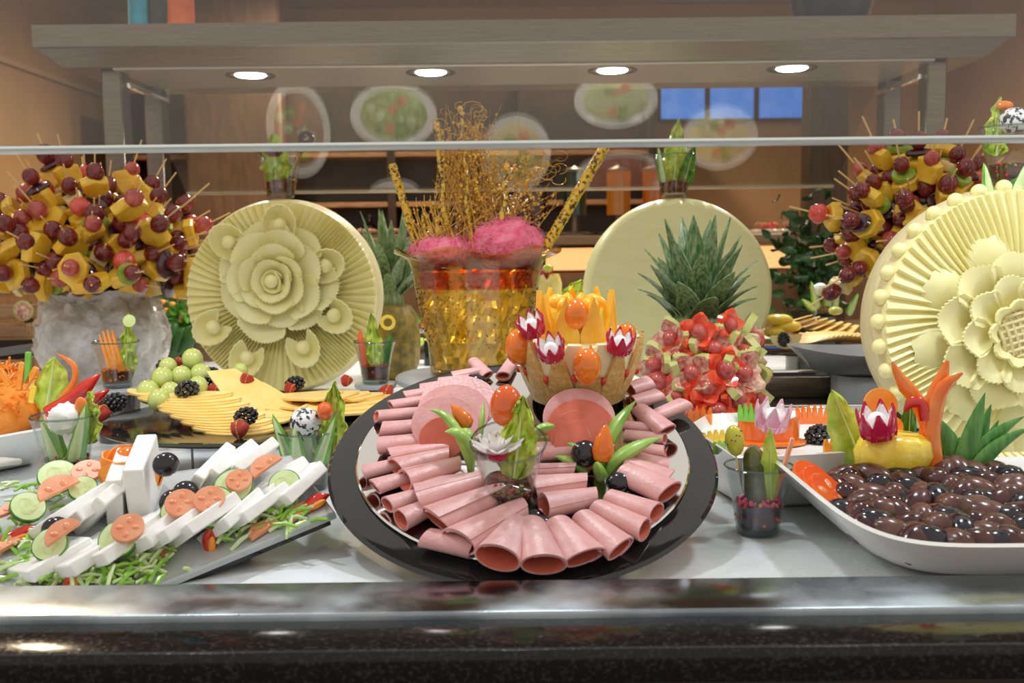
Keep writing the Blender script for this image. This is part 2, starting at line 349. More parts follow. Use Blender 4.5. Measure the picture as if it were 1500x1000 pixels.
tomato_cut = mat('tomato_flesh', (0.80, 0.22, 0.09), 0.2, 0, (0.85, 0.40, 0.20), 60, coat=.4)
tomato_pale = mat('tomato_wall', (0.76, 0.27, 0.13), 0.42, 0, (0.82, 0.40, 0.23), 50)
chili = mat('red_chili', (0.55, 0.008, 0.006), 0.12, 0, (0.68, 0.03, 0.01), 30, coat=.6)
orange_pep = mat('orange_pepper', (0.86, 0.16, 0.01), 0.15, 0, (0.85, 0.26, 0.04), 35, coat=.4)
carrot = mat('carrot', (0.90, 0.27, 0.02), 0.35, 0, (0.95, 0.38, 0.06), 60)
radish_w = mat('radish_white', (0.86, 0.82, 0.82), 0.2, coat=.3)
radish_r = mat('radish_red', (0.55, 0.01, 0.075), 0.2, coat=.3)
onion_r = mat('onion_pink', (0.72, 0.20, 0.40), 0.22, 0, (0.85, 0.60, 0.70), 25, coat=.3)
grape_r = mat('red_grape', (0.10, 0.008, 0.012), 0.12, 0, (0.24, 0.025, 0.022), 50, coat=.4, sss=.1)
grape_l = mat('light_red_grape', (0.34, 0.03, 0.03), 0.1, 0, (0.52, 0.12, 0.09), 50, coat=.5, sss=.2)
grape_g = mat('green_grape', (0.48, 0.56, 0.12), 0.15, 0, (0.58, 0.65, 0.22), 45, coat=.4, sss=.3)
grape_d = mat('dark_plum', (0.03, 0.008, 0.02), 0.12, 0, (0.09, 0.02, 0.03), 40, coat=.5)
wmelon = mat('watermelon_red', (0.66, 0.06, 0.05), 0.2, 0, (0.78, 0.14, 0.10), 60, coat=.3)
pine = mat('pineapple_flesh', (0.76, 0.42, 0.012), 0.3, 0, (0.88, 0.60, 0.07), 50, bump=.4, bs=90, coat=.2)
apple = mat('apple_flesh', (0.82, 0.66, 0.30), 0.35)
kiwi = mat('kiwi_green', (0.20, 0.36, 0.03), 0.3, 0, (0.38, 0.5, 0.08), 60)
bamboo = mat('bamboo', (0.75, 0.52, 0.22), 0.5)
strawb = mat('strawberry', (0.70, 0.02, 0.015), 0.16, 0, (0.82, 0.06, 0.03), 40, coat=.5, bump=.9, bs=260)
strawb_c = mat('strawberry_cut', (0.72, 0.035, 0.015), 0.2, 0, (0.85, 0.20, 0.09), 60, coat=.3)
blackb = mat('blackberry', (0.006, 0.006, 0.012), 0.18, spec=.8, coat=.4)
fig_s = mat('fig_skin', (0.42, 0.50, 0.12), 0.4, 0, (0.55, 0.52, 0.22), 30)
fig_f = mat('fig_flesh', (0.45, 0.10, 0.07), 0.3, 0, (0.80, 0.58, 0.42), 130, coat=.2)
feta = mat('feta', (0.87, 0.87, 0.84), 0.45, 0, (0.91, 0.91, 0.89), 40, bump=.25, bs=150, sss=.2, sr=(.006, .006, .006))
syrup = mat('dark_syrup', (0.035, 0.010, 0.006), 0.1, 0, (0.11, 0.035, 0.012), 90, coat=.5)
purple = mat('purple_syrup', (0.02, 0.012, 0.025), 0.1, 0, (0.07, 0.03, 0.05), 60, coat=.5)
herb = mat('herb_bits', (0.10, 0.20, 0.02), 0.4, 0, (0.35, 0.12, 0.03), 200)
seedball = mat('seeded_cheese', (0.02, 0.02, 0.03), 0.45, 0, (0.82, 0.82, 0.80), 160, lo=.44, hi=.52, det=2)
lemon = mat('lemon', (0.88, 0.62, 0.03), 0.3, 0, (0.92, 0.72, 0.12), 60, bump=.4, bs=150, coat=.3)
melon_f = mat('melon_flesh', (0.87, 0.80, 0.50), 0.25, 0, (0.90, 0.85, 0.62), 30, coat=.3, sss=.2)
melon_r = mat('melon_rind', (0.62, 0.36, 0.08), 0.5, 0, (0.74, 0.52, 0.22), 160, bump=.9, bs=200, det=8)
orange_f = mat('orange_flesh', (0.92, 0.42, 0.01), 0.25, 0, (0.95, 0.58, 0.06), 50, coat=.3, sss=.15)
gold = mat('gold_foil', (0.95, 0.72, 0.12), 0.26, .72, (0.95, 0.88, 0.45), 30, bump=.9, bs=55)
caramel = mat('caramel', (0.62, 0.28, 0.012), 0.12, 0, (0.80, 0.50, 0.06), 130, coat=.6, spec=.8)
speck = mat('speckled_caramel', (0.08, 0.035, 0.006), 0.2, 0, (0.72, 0.46, 0.03), 170, lo=.40, hi=.52, coat=.6)
pink = mat('candy_floss', (0.76, 0.08, 0.20), 0.7, 0, (0.85, 0.25, 0.35), 70, bump=1, bs=150)
# ------------------------------------------------------------------ garnish builders (each returns a top-level thing)
def leaf_g(L, W, ruf=.0, curl=.0, cup=.25, tip=.6, n=12, seed=0, t=.0012, crk=0, nu=8):
    def f(u, v):
        q = (u-.5)*2; wd = W/2*(math.sin(PI*min(1, v**tip*.94+.06))**.75)
        x = q*wd; y = cup*wd*q*q - curl*v*v*L + ruf*W*abs(q)**1.5*math.sin(v*19+seed+q*2)
        if crk: y += crk*W*(noise.noise(V((q*3.2, v*L/W*3.2, seed)))+.6*noise.noise(V((q*7, v*L/W*7, seed+5))))*(.4+.6*abs(q))
        return (x*(1+.06*math.sin(v*23+seed)), y, L*v)
    return sheet(f, nu, n, t)
def lettuce(M, L, W, label, dark=False, ruf=.16, cup=.35, curl=.1, cat='lettuce', nm='lettuce_leaf', tip=.6, rib=True):
    o = thing(nm, label, cat, M); s = random.random()*9
    ob('blade', leaf_g(L, W, ruf, curl, cup, tip, 30, s, crk=(.30 if ruf > .08 else .08), nu=16), lettuce_d if dark else lettuce_m, o)
    if rib: ob('midrib', tube([(0, -curl*v*v*L-.0012, L*v) for v in (0, .25, .5, .75, .92)], [W*.07, W*.055, W*.04, W*.025, W*.01], 6, .6), rib_m, o)
    return o
def item(name, g, m, M, label, cat, group=None, ang=40):
    return tag(ob(name, g, m, M=M, ang=ang), label, cat, group)
def rel(p0, p1, Y, Y1=None, xh=(1, 0, 0)):
    a = P(*p0, Y=Y); b = P(*p1, Y=Y if Y1 is None else Y1); return frame(a, b-a, xh), (b-a).length
def cherry(M, r, label, m=None, k=1.3):
    o = thing('cherry_tomato', label, 'tomato', M)
    ob('fruit', ell(r, r, r*k, 18, 12), m or tomato, o); ob('stem_scar', ell(r*.12, r*.12, r*.05, 8, 5), mat('scar', (.35, .2, .03), .5), o, T(0, 0, r*k*.985))
    return o
def bb_mesh():
    g = G(); N = 46
    for i in range(N):
        z = 1-2*(i+.5)/N; a = i*2.39996; r = math.sqrt(1-z*z)
        g.add(ell(.26, .26, .26, 7, 5), T(r*math.cos(a)*.84, r*math.sin(a)*.84, z*1.12))
    return mesh('blackberry', g, blackb)
BB = bb_mesh()
def blackberry(M, r, label): return tag(ob('blackberry', BB, M=M @ S(r)), label, 'blackberry', 'blackberries')
def sb_g(n=14):
    return lathe([(0, -.0), (.55, .02), (.86, .25), (.92, .55), (.75, 1.05), (.45, 1.45), (.15, 1.68), (0, 1.72)], n)
SBM = mesh('strawberry', sb_g(), strawb)
def strawberry(M, r, label):
    o = thing('strawberry', label, 'strawberry', M @ S(r)); ob('flesh', SBM, parent=o)
    g = G()
    for i in range(40):
        v = .2+1.3*((i*.618) % 1); a = i*2.4; rr = .93*math.sqrt(max(0, 1-((v-.45)/1.27)**2))
        g.add(ell(.045, .045, .07, 5, 4), T(rr*math.cos(a), rr*math.sin(a), v))
    ob('seeds', g, mat('seed_yellow', (.75, .5, .1), .4), o, kind='stuff'); return o
def cuke_slice(M, r, t, label):
    o = thing('cucumber_slice', label, 'cucumber', M, 'cucumber slices')
    ob('skin', lathe([(r*.93, 0), (r, t*.1), (r, t*.9), (r*.93, t), (r*.93, 0)], 26), cuc_skin, o)
    ob('flesh', lathe([(0, 0), (r*.935, 0), (r*.935, t*1.01), (r*.6, t*1.02), (0, t*1.02)], 26), cuc_flesh, o)
    ob('seed_core', lathe([(r*.55, t*.9), (r*.55, t*1.06), (0, t*1.08)], 18, lambda p, a, q, z: (p[0]*(1+.15*math.cos(3*a)), p[1]*(1+.15*math.cos(3*a)), z)), cuc_seed, o); return o
def tom_slice(M, r, t, label, half=False, group='tomato slices'):
    o = thing('tomato_slice', label, 'tomato', M, group); a1 = PI if half else 2*PI
    def ring(r0, r1, z0, z1, n=22):
        pts = [(r1*math.cos(a1*i/n), r1*math.sin(a1*i/n)*.92) for i in range(n+(1 if half else 0))]
        return prism(pts, z1-z0, z0, t*.15)
    ob('flesh', ring(0, r, 0, t), tomato_pale, o)
    for k in range(2 if half else 4):
        a = (k+.5)*PI/2; c = (math.cos(a)*r*.5, math.sin(a)*r*.46)
        ob('seed_pocket', ell(r*.25, r*.17, t*.25, 10, 6), tomato_cut, o, T(c[0], c[1], t*.95) @ R(a))
    return o
def tooth_fan(n, w, h, t, curve=0):
    """comb-cut vegetable: a curved plate ending in pointed fingers"""
    g = G()
    for i in range(n):
        x0 = -w/2 + w*i/n; x1 = x0 + w/n*.94; xm = (x0+x1)/2
        def f(u, v, x0=x0, x1=x1, xm=xm):
            k = 1 if v < .35 else 1-((v-.35)/.65)**2*.85
            x = xm + (u-.5)*(x1-x0)*k*(1.07 if v < .35 else 1); a = x/w*curve
            return (x*(1+.25*v), -w*.35*(1-math.cos(a)) + .12*h*v*v, h*v*(1-.15*abs(i-(n-1)/2)/n))
        g.add(sheet(f, 3, 6, t))
    return g
def radish_flower(M, r, label, n=8, m_out=None, open_=.7, nm='radish_flower', cat='radish'):
    o = thing(nm, label, cat, M); mo = m_out or radish_r
    ob('heart', ell(r*.5, r*.5, r*.62, 14, 9), radish_w, o, T(0, 0, r*.55))
    ob('base', lathe([(0, 0), (r*.35, r*.03), (r*.66, r*.22), (r*.78, r*.42), (0, r*.5)], 18), mo, o)
    def pet(u, v):
        q = (u-.5)*2; wd = r*.44*(1-v**1.6)*(1 if v > .05 else .9)
        rr = r*(.58+.42*math.sin(v*1.5)*open_); return (rr - .05*r*q*q, q*wd, r*(.12+1.25*v))
    pm = mesh('petal', sheet(pet, 4, 7, r*.13, 1), [mo, radish_w])
    pm2 = mesh('petal', sheet(lambda u, v: V(pet(u, v))*.72+V((0, 0, r*.25)), 4, 7, r*.11, 0), [radish_w])
    for i in range(n): ob('petal', pm, parent=o, M=R(2*PI*i/n))
    for i in range(n-2): ob('petal', pm2, parent=o, M=R(2*PI*(i+.5)/(n-2)))
    return o
def star_flower(M, r, label, n=9):
    o = thing('radish_star', label, 'radish', M)
    pm = mesh('petal', sheet(lambda u, v: (r*v, (u-.5)*r*.42*math.sin(PI*min(1, .12+v*.88))**.8, r*(.12+.42*v*v)+abs(u-.5)*r*.12), 4, 6, r*.09), radish_w)
    for i in range(n): ob('petal', pm, parent=o, M=R(2*PI*i/n+.2))
    pm2 = mesh('petal', sheet(lambda u, v: (r*.6*v, (u-.5)*r*.3*math.sin(PI*min(1, .12+v*.88)), r*(.2+.55*v)), 3, 5, r*.08), radish_w)
    for i in range(6): ob('petal', pm2, parent=o, M=R(2*PI*i/6))
    ob('base', ell(r*.4, r*.4, r*.22, 12, 7), radish_r, o); return o
# ------------------------------------------------------------------ small glass with dressing
VP = [(.0, .003), (.019, .003), (.0205, .006), (.0215, .012), (.0235, .030), (.0275, .050), (.0325, .067)]
def verrine_meshes():
    out = [(.0, 0), (.019, 0), (.021, .0025), (.0225, .012), (.0248, .030), (.029, .050), (.0338, .0675), (.0333, .0685), (.0325, .0675)]
    inn = list(reversed([(r, z+.004 if r < .02 else z) for r, z in VP]))
    rimg = lathe([(.0322, .0672), (.0332, .0664), (.0342, .0674), (.0333, .0688), (.0322, .0672)], 40)
    return mesh('glass_wall', lathe(out+inn[1:], 40), clear), mesh('rim', rimg, glassmat('rim_glass', (.7, .78, .78), 2.5, .03, (.4, .5, .5))), mesh('foot', lathe([(0, .0006), (.0185, .0006), (.0205, .0028), (.0208, .006), (.0, .0064)], 32), glassmat('foot_glass', (.75, .82, .84), 2.2, .03, (.5, .58, .6)))
GW, GR, GF = verrine_meshes()
def verrine(M, label, liquid=None, lev=.024, bits=None, sc=1.0):
    o = thing('glass_tumbler', label, 'glass', M @ S(sc), 'small glasses of dressing')
    ob('tumbler_side', GW, parent=o); ob('rim', GR, parent=o); ob('foot', GF, parent=o)
    pr = [(0, .0072), (.0195, .0072), (.0205, .010)] + [(r-.0010, z) for r, z in ((.0222, .017), (.0232, lev*.85+.004), (.0235+max(0, lev-.03)*.2, lev))] + [(0, lev+.001)]
    ob('dressing', lathe(pr, 30, lambda p, a, r, z: (p[0], p[1], p[2]+(.0015*math.sin(3*a) if z > .02 else 0))), liquid or syrup, o)
    g = G(); b = G()
    for i in range(46):
        a = random.random()*6.28; r = .0225*math.sqrt(random.random()) if i % 2 else rnd(.0195, .0215); z = lev+rnd(-.001, .003) if i % 2 else rnd(.012, lev)
        (g if i % 3 else b).add(box(rnd(.002, .005), rnd(.002, .004), rnd(.0015, .003), .0004), T(r*math.cos(a), r*math.sin(a), z) @ Euler((rnd(0, 3), rnd(0, 3), rnd(0, 3))).to_matrix().to_4x4())
    ob('chopped_bits', g, bits or herb, o, kind='stuff'); ob('red_bits', b, chili, o, kind='stuff')
    return o
# ================================================================== carved cheese wheels
def petal_mesh(L, W, tilt, ser=14, cup=.35, curl=.25, t=.0035, m=None, wav=0):
    ct, st = math.cos(tilt), math.sin(tilt)
    def f(u, v):
        q = (u-.5)*2; x = W/2*q*(.32+.68*math.sin(min(1, v*1.15)*PI/2)**.8)
        y = L*v*(1-.26*q*q*v)
        if v > .99: y += L*.028*(1 if int(round(u*ser*2)) % 2 else -1)
        h = cup*W*q*q*(.3+.7*v)*.5 - curl*L*max(0, v-.55)**2*2 + wav*math.sin(q*5)*v
        return (x, y*ct - h*st, y*st + h*ct)
    return mesh('petal', sheet(f, ser*2, 6, t), m or cheese)
def cup_mesh(r, t=.0028):
    def f(u, v):
        a = (u-.5)*4.9; k = r*(.25+.75*v); s = 1+(.03*(1 if int(round(u*28)) % 2 else -1) if v > .99 else 0)
        return (math.sin(a)*k*.92*s, math.cos(a)*k*s + r*.12*math.cos(a), r*.75*v*v*(.35+.65*math.cos(a*.5)))
    return mesh('shell', sheet(f, 28, 5, t), cheese)
def ridge_body(Rr, th, n_r, amp, r_in, swirl, seed=0, bulge=.006):
    N = n_r*4; rows = [0.001, r_in*.6, r_in] + [r_in+(Rr*.985-r_in)*k/9 for k in range(1, 10)]
    v = []; f = []
    for r in rows:
        for i in range(N):
            a = 2*PI*i/N; z = 0
            if r >= r_in:
                k = swirl*math.sin(a*4+seed)*(r-r_in)/Rr
                ph = (i/4 + k*0) % 1
                z = amp*((ph*1.33) if ph < .76 else -.45) - amp*.2
                a2 = a + k
            else: a2 = a
            v.append((r*math.cos(a2), r*math.sin(a2), z))
    for rr, z in ((Rr, -.006), (Rr+bulge*.6, -th*.2), (Rr+bulge, -th*.5), (Rr+bulge*.6, -th*.8), (Rr, -th), (.001, -th)):
        for i in range(N):
            a = 2*PI*i/N; a2 = a + swirl*math.sin(a*4+seed)*(Rr-r_in)/Rr; v.append((rr*math.cos(a2), rr*math.sin(a2), z))
    nr = len(rows)+6; m = []
    for j in range(nr-1):
        for i in range(N):
            k = (i+1) % N; f.append((j*N+i, (j+1)*N+i, (j+1)*N+k, j*N+k)); m.append(0 if j < len(rows) else 1)
    g = G(); g.v = [V(p) for p in v]; g.f = f; g.m = m; return g
def wheel_frame(px, py, Y, lean=.05, yaw=0):
    c = P(px, py, Y=Y); return frame(c, (math.sin(yaw), -math.cos(yaw), lean), (math.cos(yaw), math.sin(yaw), 0))
def loc_on(M, px, py, h=0):
    n = M.to_3x3() @ V((0, 0, 1)); return M.inverted() @ P(px, py, pl=(M.translation+n*h, n))
# left wheel
Rw = .182; Mw = wheel_frame(412, 431, 1.90, .04)
Mw.translation.z = Rw+.0085
wl = thing('carved_cheese_wheel', 'round cheese wheel carved with a rose and seven ball blossoms, beside the ice bowl', 'cheese', Mw)
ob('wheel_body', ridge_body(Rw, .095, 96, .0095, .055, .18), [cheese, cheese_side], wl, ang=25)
c0 = loc_on(Mw, 409, 412)
for cnt, rb, L, W, tl, z, off in ((7, .052, .074, .098, .20, .006, .2), (7, .036, .068, .090, .42, .016, .65), (6, .022, .058, .074, .70, .024, .1), (5, .012, .044, .056, .95, .030, .5), (4, .005, .032, .040, 1.12, .034, 0)):
    pm = petal_mesh(L, W, tl, ser=10 if L < .05 else 15, cup=.42)
    for i in range(cnt):
        ob('petal', pm, parent=wl, M=T(c0.x, c0.y, z) @ R(2*PI*i/cnt+off+rnd(-.1, .1)) @ T(0, rb*rnd(.85, 1.1), 0) @ R(rnd(-.1, .22), 'X') @ R(rnd(-.12, .12), 'Y') @ S(rnd(.86, 1.08)))
ob('rose_ball', ell(.0125, None, None, 18, 12), cheese, wl, T(c0.x, c0.y, .062))
cm = cup_mesh(.034); bmx = mesh('ball', ell(.0135, None, None, 18, 12), cheese)
for px, py in ((342, 356), (415, 331), (481, 390), (493, 461), (449, 507), (368, 522), (319, 478)):
    q = loc_on(Mw, px, py); a = math.atan2(q.y-c0.y, q.x-c0.x)
    ob('blossom_shell', cm, parent=wl, M=T(q.x, q.y, .016) @ R(a-PI/2)); ob('blossom_ball', bmx, parent=wl, M=T(q.x, q.y, .030))
# plain wheel
Rp = .180; Mp = wheel_frame(996, 428, 1.93, .03); Mp.translation.z = Rp+.0075
def scal(p, a, r, z):
    top = max(0, 1-abs(a-PI/2)/.42); k = 1-.055*top**.5*(max(0, math.sin(a*46))**2)*(1 if -.03 < z <= .0005 and r > Rp*.8 else 0)
    return (p[0]*k, p[1]*k, z)
pw = thing('plain_cheese_wheel', 'smooth uncarved pale cheese wheel standing behind the fruit covered pineapple', 'cheese', Mp)
ob('wheel_body', lathe([(0.001, 0), (Rp*.5, 0), (Rp*.86, 0), (Rp*.96, -.0005), (Rp, -.007), (Rp+.004, -.03), (Rp+.005, -.05), (Rp+.003, -.08), (Rp, -.095), (.001, -.098)][::-1], 160, scal), pcheese, pw)
# right wheel
Rr = .170; Mr = wheel_frame(1487, 506, 1.27, .06); Mr.translation.z = Rr+.0095
wr = thing('carved_cheese_wheel', 'large cheese wheel carved with a sunflower and ball beaded rim, behind the olive bowl', 'cheese', Mr)
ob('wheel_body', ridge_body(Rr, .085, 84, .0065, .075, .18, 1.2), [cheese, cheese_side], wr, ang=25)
c1 = loc_on(Mr, 1476, 487)
for cnt, rb, L, W, tl, z, off, sr in ((8, .062, .062, .078, .12, .004, .25, 4), (9, .044, .058, .066, .30, .012, .0, 14), (9, .032, .045, .050, .5, .020, .3, 10), (9, .025, .024, .026, .85, .026, .1, 5)):
    pm = petal_mesh(L, W, tl, ser=sr, cup=.5 if sr > 4 else -.5, curl=.3, t=.0045)
    for i in range(cnt): ob('petal' if sr > 4 else 'carved_leaf', pm, parent=wr, M=T(c1.x, c1.y, z) @ R(2*PI*i/cnt+off+rnd(-.07, .07)) @ T(0, rb, 0))
ob('flower_disc', lathe([(.031, .01), (.031, .030), (.027, .035), (0, .038)], 30), cheese, wr, T(c1.x, c1.y, 0))
for k in range(-3, 4):
    ln = 2*math.sqrt(max(.0001, .029**2-(k*.0085)**2))
    for ax in (0, 1): ob('lattice_strip', tube([(-ln/2, k*.0085, .0345), (-ln/4, k*.0085, .0375), (0, k*.0085, .0385), (ln/4, k*.0085, .0375), (ln/2, k*.0085, .0345)], .0022, 6), cheese_side, wr, T(c1.x, c1.y, 0) @ R(ax*PI/2+.3))
rb_m = mesh('rim_ball', ell(.0105, None, None, 16, 10), cheese)
for i in range(22):
    a = .9+i*2.6/14; ob('rim_ball', rb_m, parent=wr, M=T((Rr+.003)*math.cos(a), (Rr+.003)*math.sin(a), -.010))
# ================================================================== ham platter (tilted to the guest)
HT = math.radians(22); RH = .190
hc = V((P(765, 690, Y=1.0).x, .788+RH*math.cos(HT), .008+RH*math.sin(HT)))
HN = V((0, -math.sin(HT), math.cos(HT))); MH = frame(hc, HN, (1, 0, 0))
hp = thing('ham_platter', 'round black glass platter with mirrored centre, tilted forward under the ham rolls', 'platter', MH)
ob('black_disc', lathe([(0, -.006), (RH-.004, -.006), (RH, -.003), (RH-.003, 0), (RH-.01, .0005), (0, .0005)], 96), blackglass, hp)
ob('mirror_disc', lathe([(0, .001), (.158, .001), (.161, .0015), (.1625, .003), (.161, .0045), (.157, .0035), (0, .003)], 96), mirror, hp)
st = thing('platter_stand', 'dark wedge stand propping up the tilted ham platter', 'stand', T(hc.x, 0, 0))
st_p = [(.90, .0), (1.14, .0), (1.14, .118), (1.125, .116), (.90, .026)]
ob('wedge', geo([(s*.09, y, z) for s in (-1, 1) for y, z in st_p], [(0, 1, 2, 3, 4)[::-1], (5, 6, 7, 8, 9)] + [(i, (i+1) % 5, 5+(i+1) % 5, 5+i) for i in range(5)]), dark_steel, st, smooth=False)
def onham(px, py, h=0.004):
    return MH.inverted() @ P(px, py, pl=(hc+HN*h, HN))
def ham_roll(L, rn, rw, seed):
    tw = 1.28
    def f(u, v):
        r = (rn+(rw-rn)*v)*(1-.16*max(0, u-.62)/.38*1.0)*(1+.05*math.sin(seed+u*5))
        a = -(u*tw*2*PI) - 1.9 + seed*.2
        x = math.cos(a)*r*1.08; z = math.sin(a)*r*(.80-.24*v)
        y = L*v + (.06*L*math.sin(a*1.0+seed) if v > .99 else 0) - (.05*L*math.sin(a+1) if v < .01 else 0)
        return (x, y, z)
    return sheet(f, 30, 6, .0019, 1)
rolls = [  # wide end, narrow end, widths in picture, lift, place
 (664, 552, 702, 545, 16, 14, .010, 'at the back edge beside the vase'), (714, 553, 694, 533, 19, 17, .008, 'at the back, its open end facing out'), (737, 556, 752, 532, 21, 18, .006, 'at the back left of the melon crown'),
 (640, 561, 686, 556, 15, 13, .010, 'in the left arc, first from the back'), (616, 570, 650, 565, 15, 14, .010, 'in the left arc, second from the back'), (594, 581, 636, 574, 17, 15, .010, 'in the left arc, third from the back'),
 (572, 595, 620, 588, 19, 17, .010, 'in the left arc, fourth from the back'), (551, 612, 618, 606, 23, 19, .010, 'in the left arc, fifth from the back'), (558, 631, 622, 626, 28, 21, .011, 'in the left arc beside the flat slices'),
 (556, 656, 637, 646, 32, 18, .010, 'at the left, just below the flat slices'), (574, 668, 658, 656, 30, 19, .012, 'at the left, overlapping its upper neighbour'), (580, 688, 656, 668, 42, 22, .014, 'in the inner left fan, uppermost'),
 (592, 707, 673, 682, 42, 24, .014, 'in the inner left fan, second'), (614, 710, 694, 700, 26, 20, .014, 'thin and half hidden in the inner left fan'), (613, 733, 706, 708, 50, 30, .014, 'in the inner left fan, with a wide red mouth'),
 (640, 768, 736, 727, 56, 34, .014, 'large, left of the glass foot'), (672, 802, 766, 752, 58, 36, .012, 'large, lower left of the glass foot'), (728, 828, 757, 776, 66, 36, .010, 'at the front, left of centre'), (797, 836, 778, 778, 60, 42, .010, 'at the front centre by the steel rail'),
 (534, 699, 588, 686, 25, 19, .004, 'in the outer left row, uppermost'), (550, 722, 602, 706, 30, 20, .004, 'in the outer left row, second'), (568, 748, 618, 732, 31, 21, .004, 'in the outer left row, third'), (588, 772, 645, 746, 40, 24, .004, 'in the outer left row, fourth'), (624, 798, 696, 812, 34, 40, .003, 'in the outer left row, lowest'),
 (857, 826, 817, 778, 58, 38, .010, 'at the front, right of centre'), (908, 812, 853, 766, 50, 32, .010, 'at the front right with a round red mouth'), (944, 783, 874, 751, 42, 32, .009, 'in the right arc, lowest'), (962, 757, 892, 735, 38, 30, .009, 'in the right arc, second from the front'),
 (980, 730, 914, 702, 48, 38, .009, 'in the right arc, the widest'), (980, 704, 920, 684, 30, 25, .009, 'in the right arc, fourth from the front'), (979, 685, 930, 674, 24, 22, .009, 'in the right arc, fifth from the front'), (974, 664, 926, 658, 22, 21, .009, 'in the right arc, sixth from the front'),
 (974, 645, 916, 641, 21, 20, .009, 'in the right arc, seventh from the front'), (963, 630, 914, 627, 18, 17, .009, 'in the right arc right of the flat slices'), (976, 630, 938, 600, 32, 24, .016, 'lying diagonally on the right arc'), (1002, 592, 956, 612, 25, 22, .012, 'jutting out towards the pineapple'),
 (967, 580, 928, 592, 26, 25, .011, 'right of the melon crown, lower one'), (952, 562, 924, 574, 27, 26, .011, 'right of the melon crown, upper one'),
 (780, 665, 842, 662, 34, 30, .011, 'right of the glass, uppermost'), (778, 692, 842, 690, 24, 22, .010, 'right of the glass, thin one'), (778, 722, 858, 713, 46, 30, .011, 'right of the glass with a wide red mouth'), (796, 748, 872, 735, 48, 32, .010, 'below the green pod flower'),
]
for i, (x1, y1, x2, y2, w1, w2, h, nm) in enumerate(rolls):
    a = onham(x2, y2, h); b = onham(x1, y1, h); L = (b-a).length
    dist = 1.0 + (690-(y1+y2)/2)/690*.55
    rw = w1*dist/FPX/2*.92; rn = w2*dist/FPX/2*.86
    M = MH @ frame(a + V((0, 0, max(rn*.86, .006)-h*.55)), V((0, 0, 1)), (1, 0, 0))
    dloc = (b-a).normalized(); xl_ = V((dloc.y, -dloc.x, 0)).normalized()
    m = Matrix.Identity(4)
    zl = xl_.cross(dloc)
    for k in range(3): m[k][0], m[k][1], m[k][2] = xl_[k], dloc[k], zl[k]
    pos = V((a.x, a.y, max(rw*.57, .004)+.004+h*.35))
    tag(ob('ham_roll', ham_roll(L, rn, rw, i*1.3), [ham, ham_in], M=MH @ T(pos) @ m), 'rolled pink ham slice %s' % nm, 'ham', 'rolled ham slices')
# flat slices
def flat_slice(px, py, wpx, tilt, h, label, flip=False, yaw=0):
    c = onham(px, py, h); r = wpx/FPX*(1.0+(690-py)/690*.55)/2
    g = lathe([(0, 0), (r-.0008, 0), (r, .001), (r-.0008, .002), (0, .002)], 48, lambda p, a, q, z: (p[0], p[1]*.93, p[2]+.05*p[0]*p[0]/r))
    for k, f in enumerate(g.f): g.m[k] = 0
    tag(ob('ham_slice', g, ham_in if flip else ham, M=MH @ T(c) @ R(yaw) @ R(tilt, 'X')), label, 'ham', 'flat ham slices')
flat_slice(672, 592, 108, .35, .030, 'flat round ham slice at the back of the left fan, under the black olive')
flat_slice(664, 606, 100, .50, .028, 'flat round ham slice second in the left fan')
flat_slice(652, 622, 92, .62, .026, 'flat round ham slice third in the left fan')
flat_slice(648, 642, 64, .85, .022, 'salmon coloured flat ham slice at the front of the left fan', True)
flat_slice(848, 614, 98, .62, .032, 'flat round pink ham slice leaning on the melon crown')
flat_slice(850, 628, 92, .62, .028, 'salmon edged ham slice behind the green pod flower, upper', True)
flat_slice(852, 640, 86, .62, .024, 'salmon edged ham slice behind the green pod flower, middle', True)
flat_slice(854, 652, 80, .62, .020, 'salmon edged ham slice behind the green pod flower, lower', True)
for px, py, h, nm in ((696, 561, .030, 'on the ham at the back of the platter'), (791, 770, .012, 'on the mirror below the glass'), (779, 760, .008, 'half hidden behind the front ham rolls'), (907, 706, .014, 'beside the pod flower on the right arc')):
    item('black_olive', ell(.0125, .0105, .0095, 16, 10), olive_b, MH @ T(onham(px, py, h)), 'black olive ' + nm, 'olive', 'olives on the ham platter')
# glass on the platter
pb = onham(746, 738, .004)
verrine(MH @ T(pb.x, pb.y, .0046), 'small glass tumbler standing on the ham platter, holding a white radish star', lev=.022)
star_flower(MH @ T(pb.x-.010, pb.y-.004, .060) @ R(-.25, 'X'), .024, 'white radish star in the glass on the ham platter')
gw = MH @ V((pb.x, pb.y, .05)); M, L = rel((754, 700), (766, 578), gw.y-.004, gw.y+.004); lettuce(M, L, .036, 'upright lettuce leaf in the glass on the ham platter', ruf=.14)
cherry(frame(P(741, 594, Y=gw.y+.012), (.1, .1, 1)), .0145, 'red cherry tomato above the glass on the ham platter')
item('wooden_pick', tube([(0, 0, 0), (0, 0, .05)], .0012, 6), bamboo, frame(P(738, 655, Y=gw.y), P(740, 605, Y=gw.y+.012)-P(738, 655, Y=gw.y)), 'wooden pick holding the cherry tomato over the glass', 'pick')
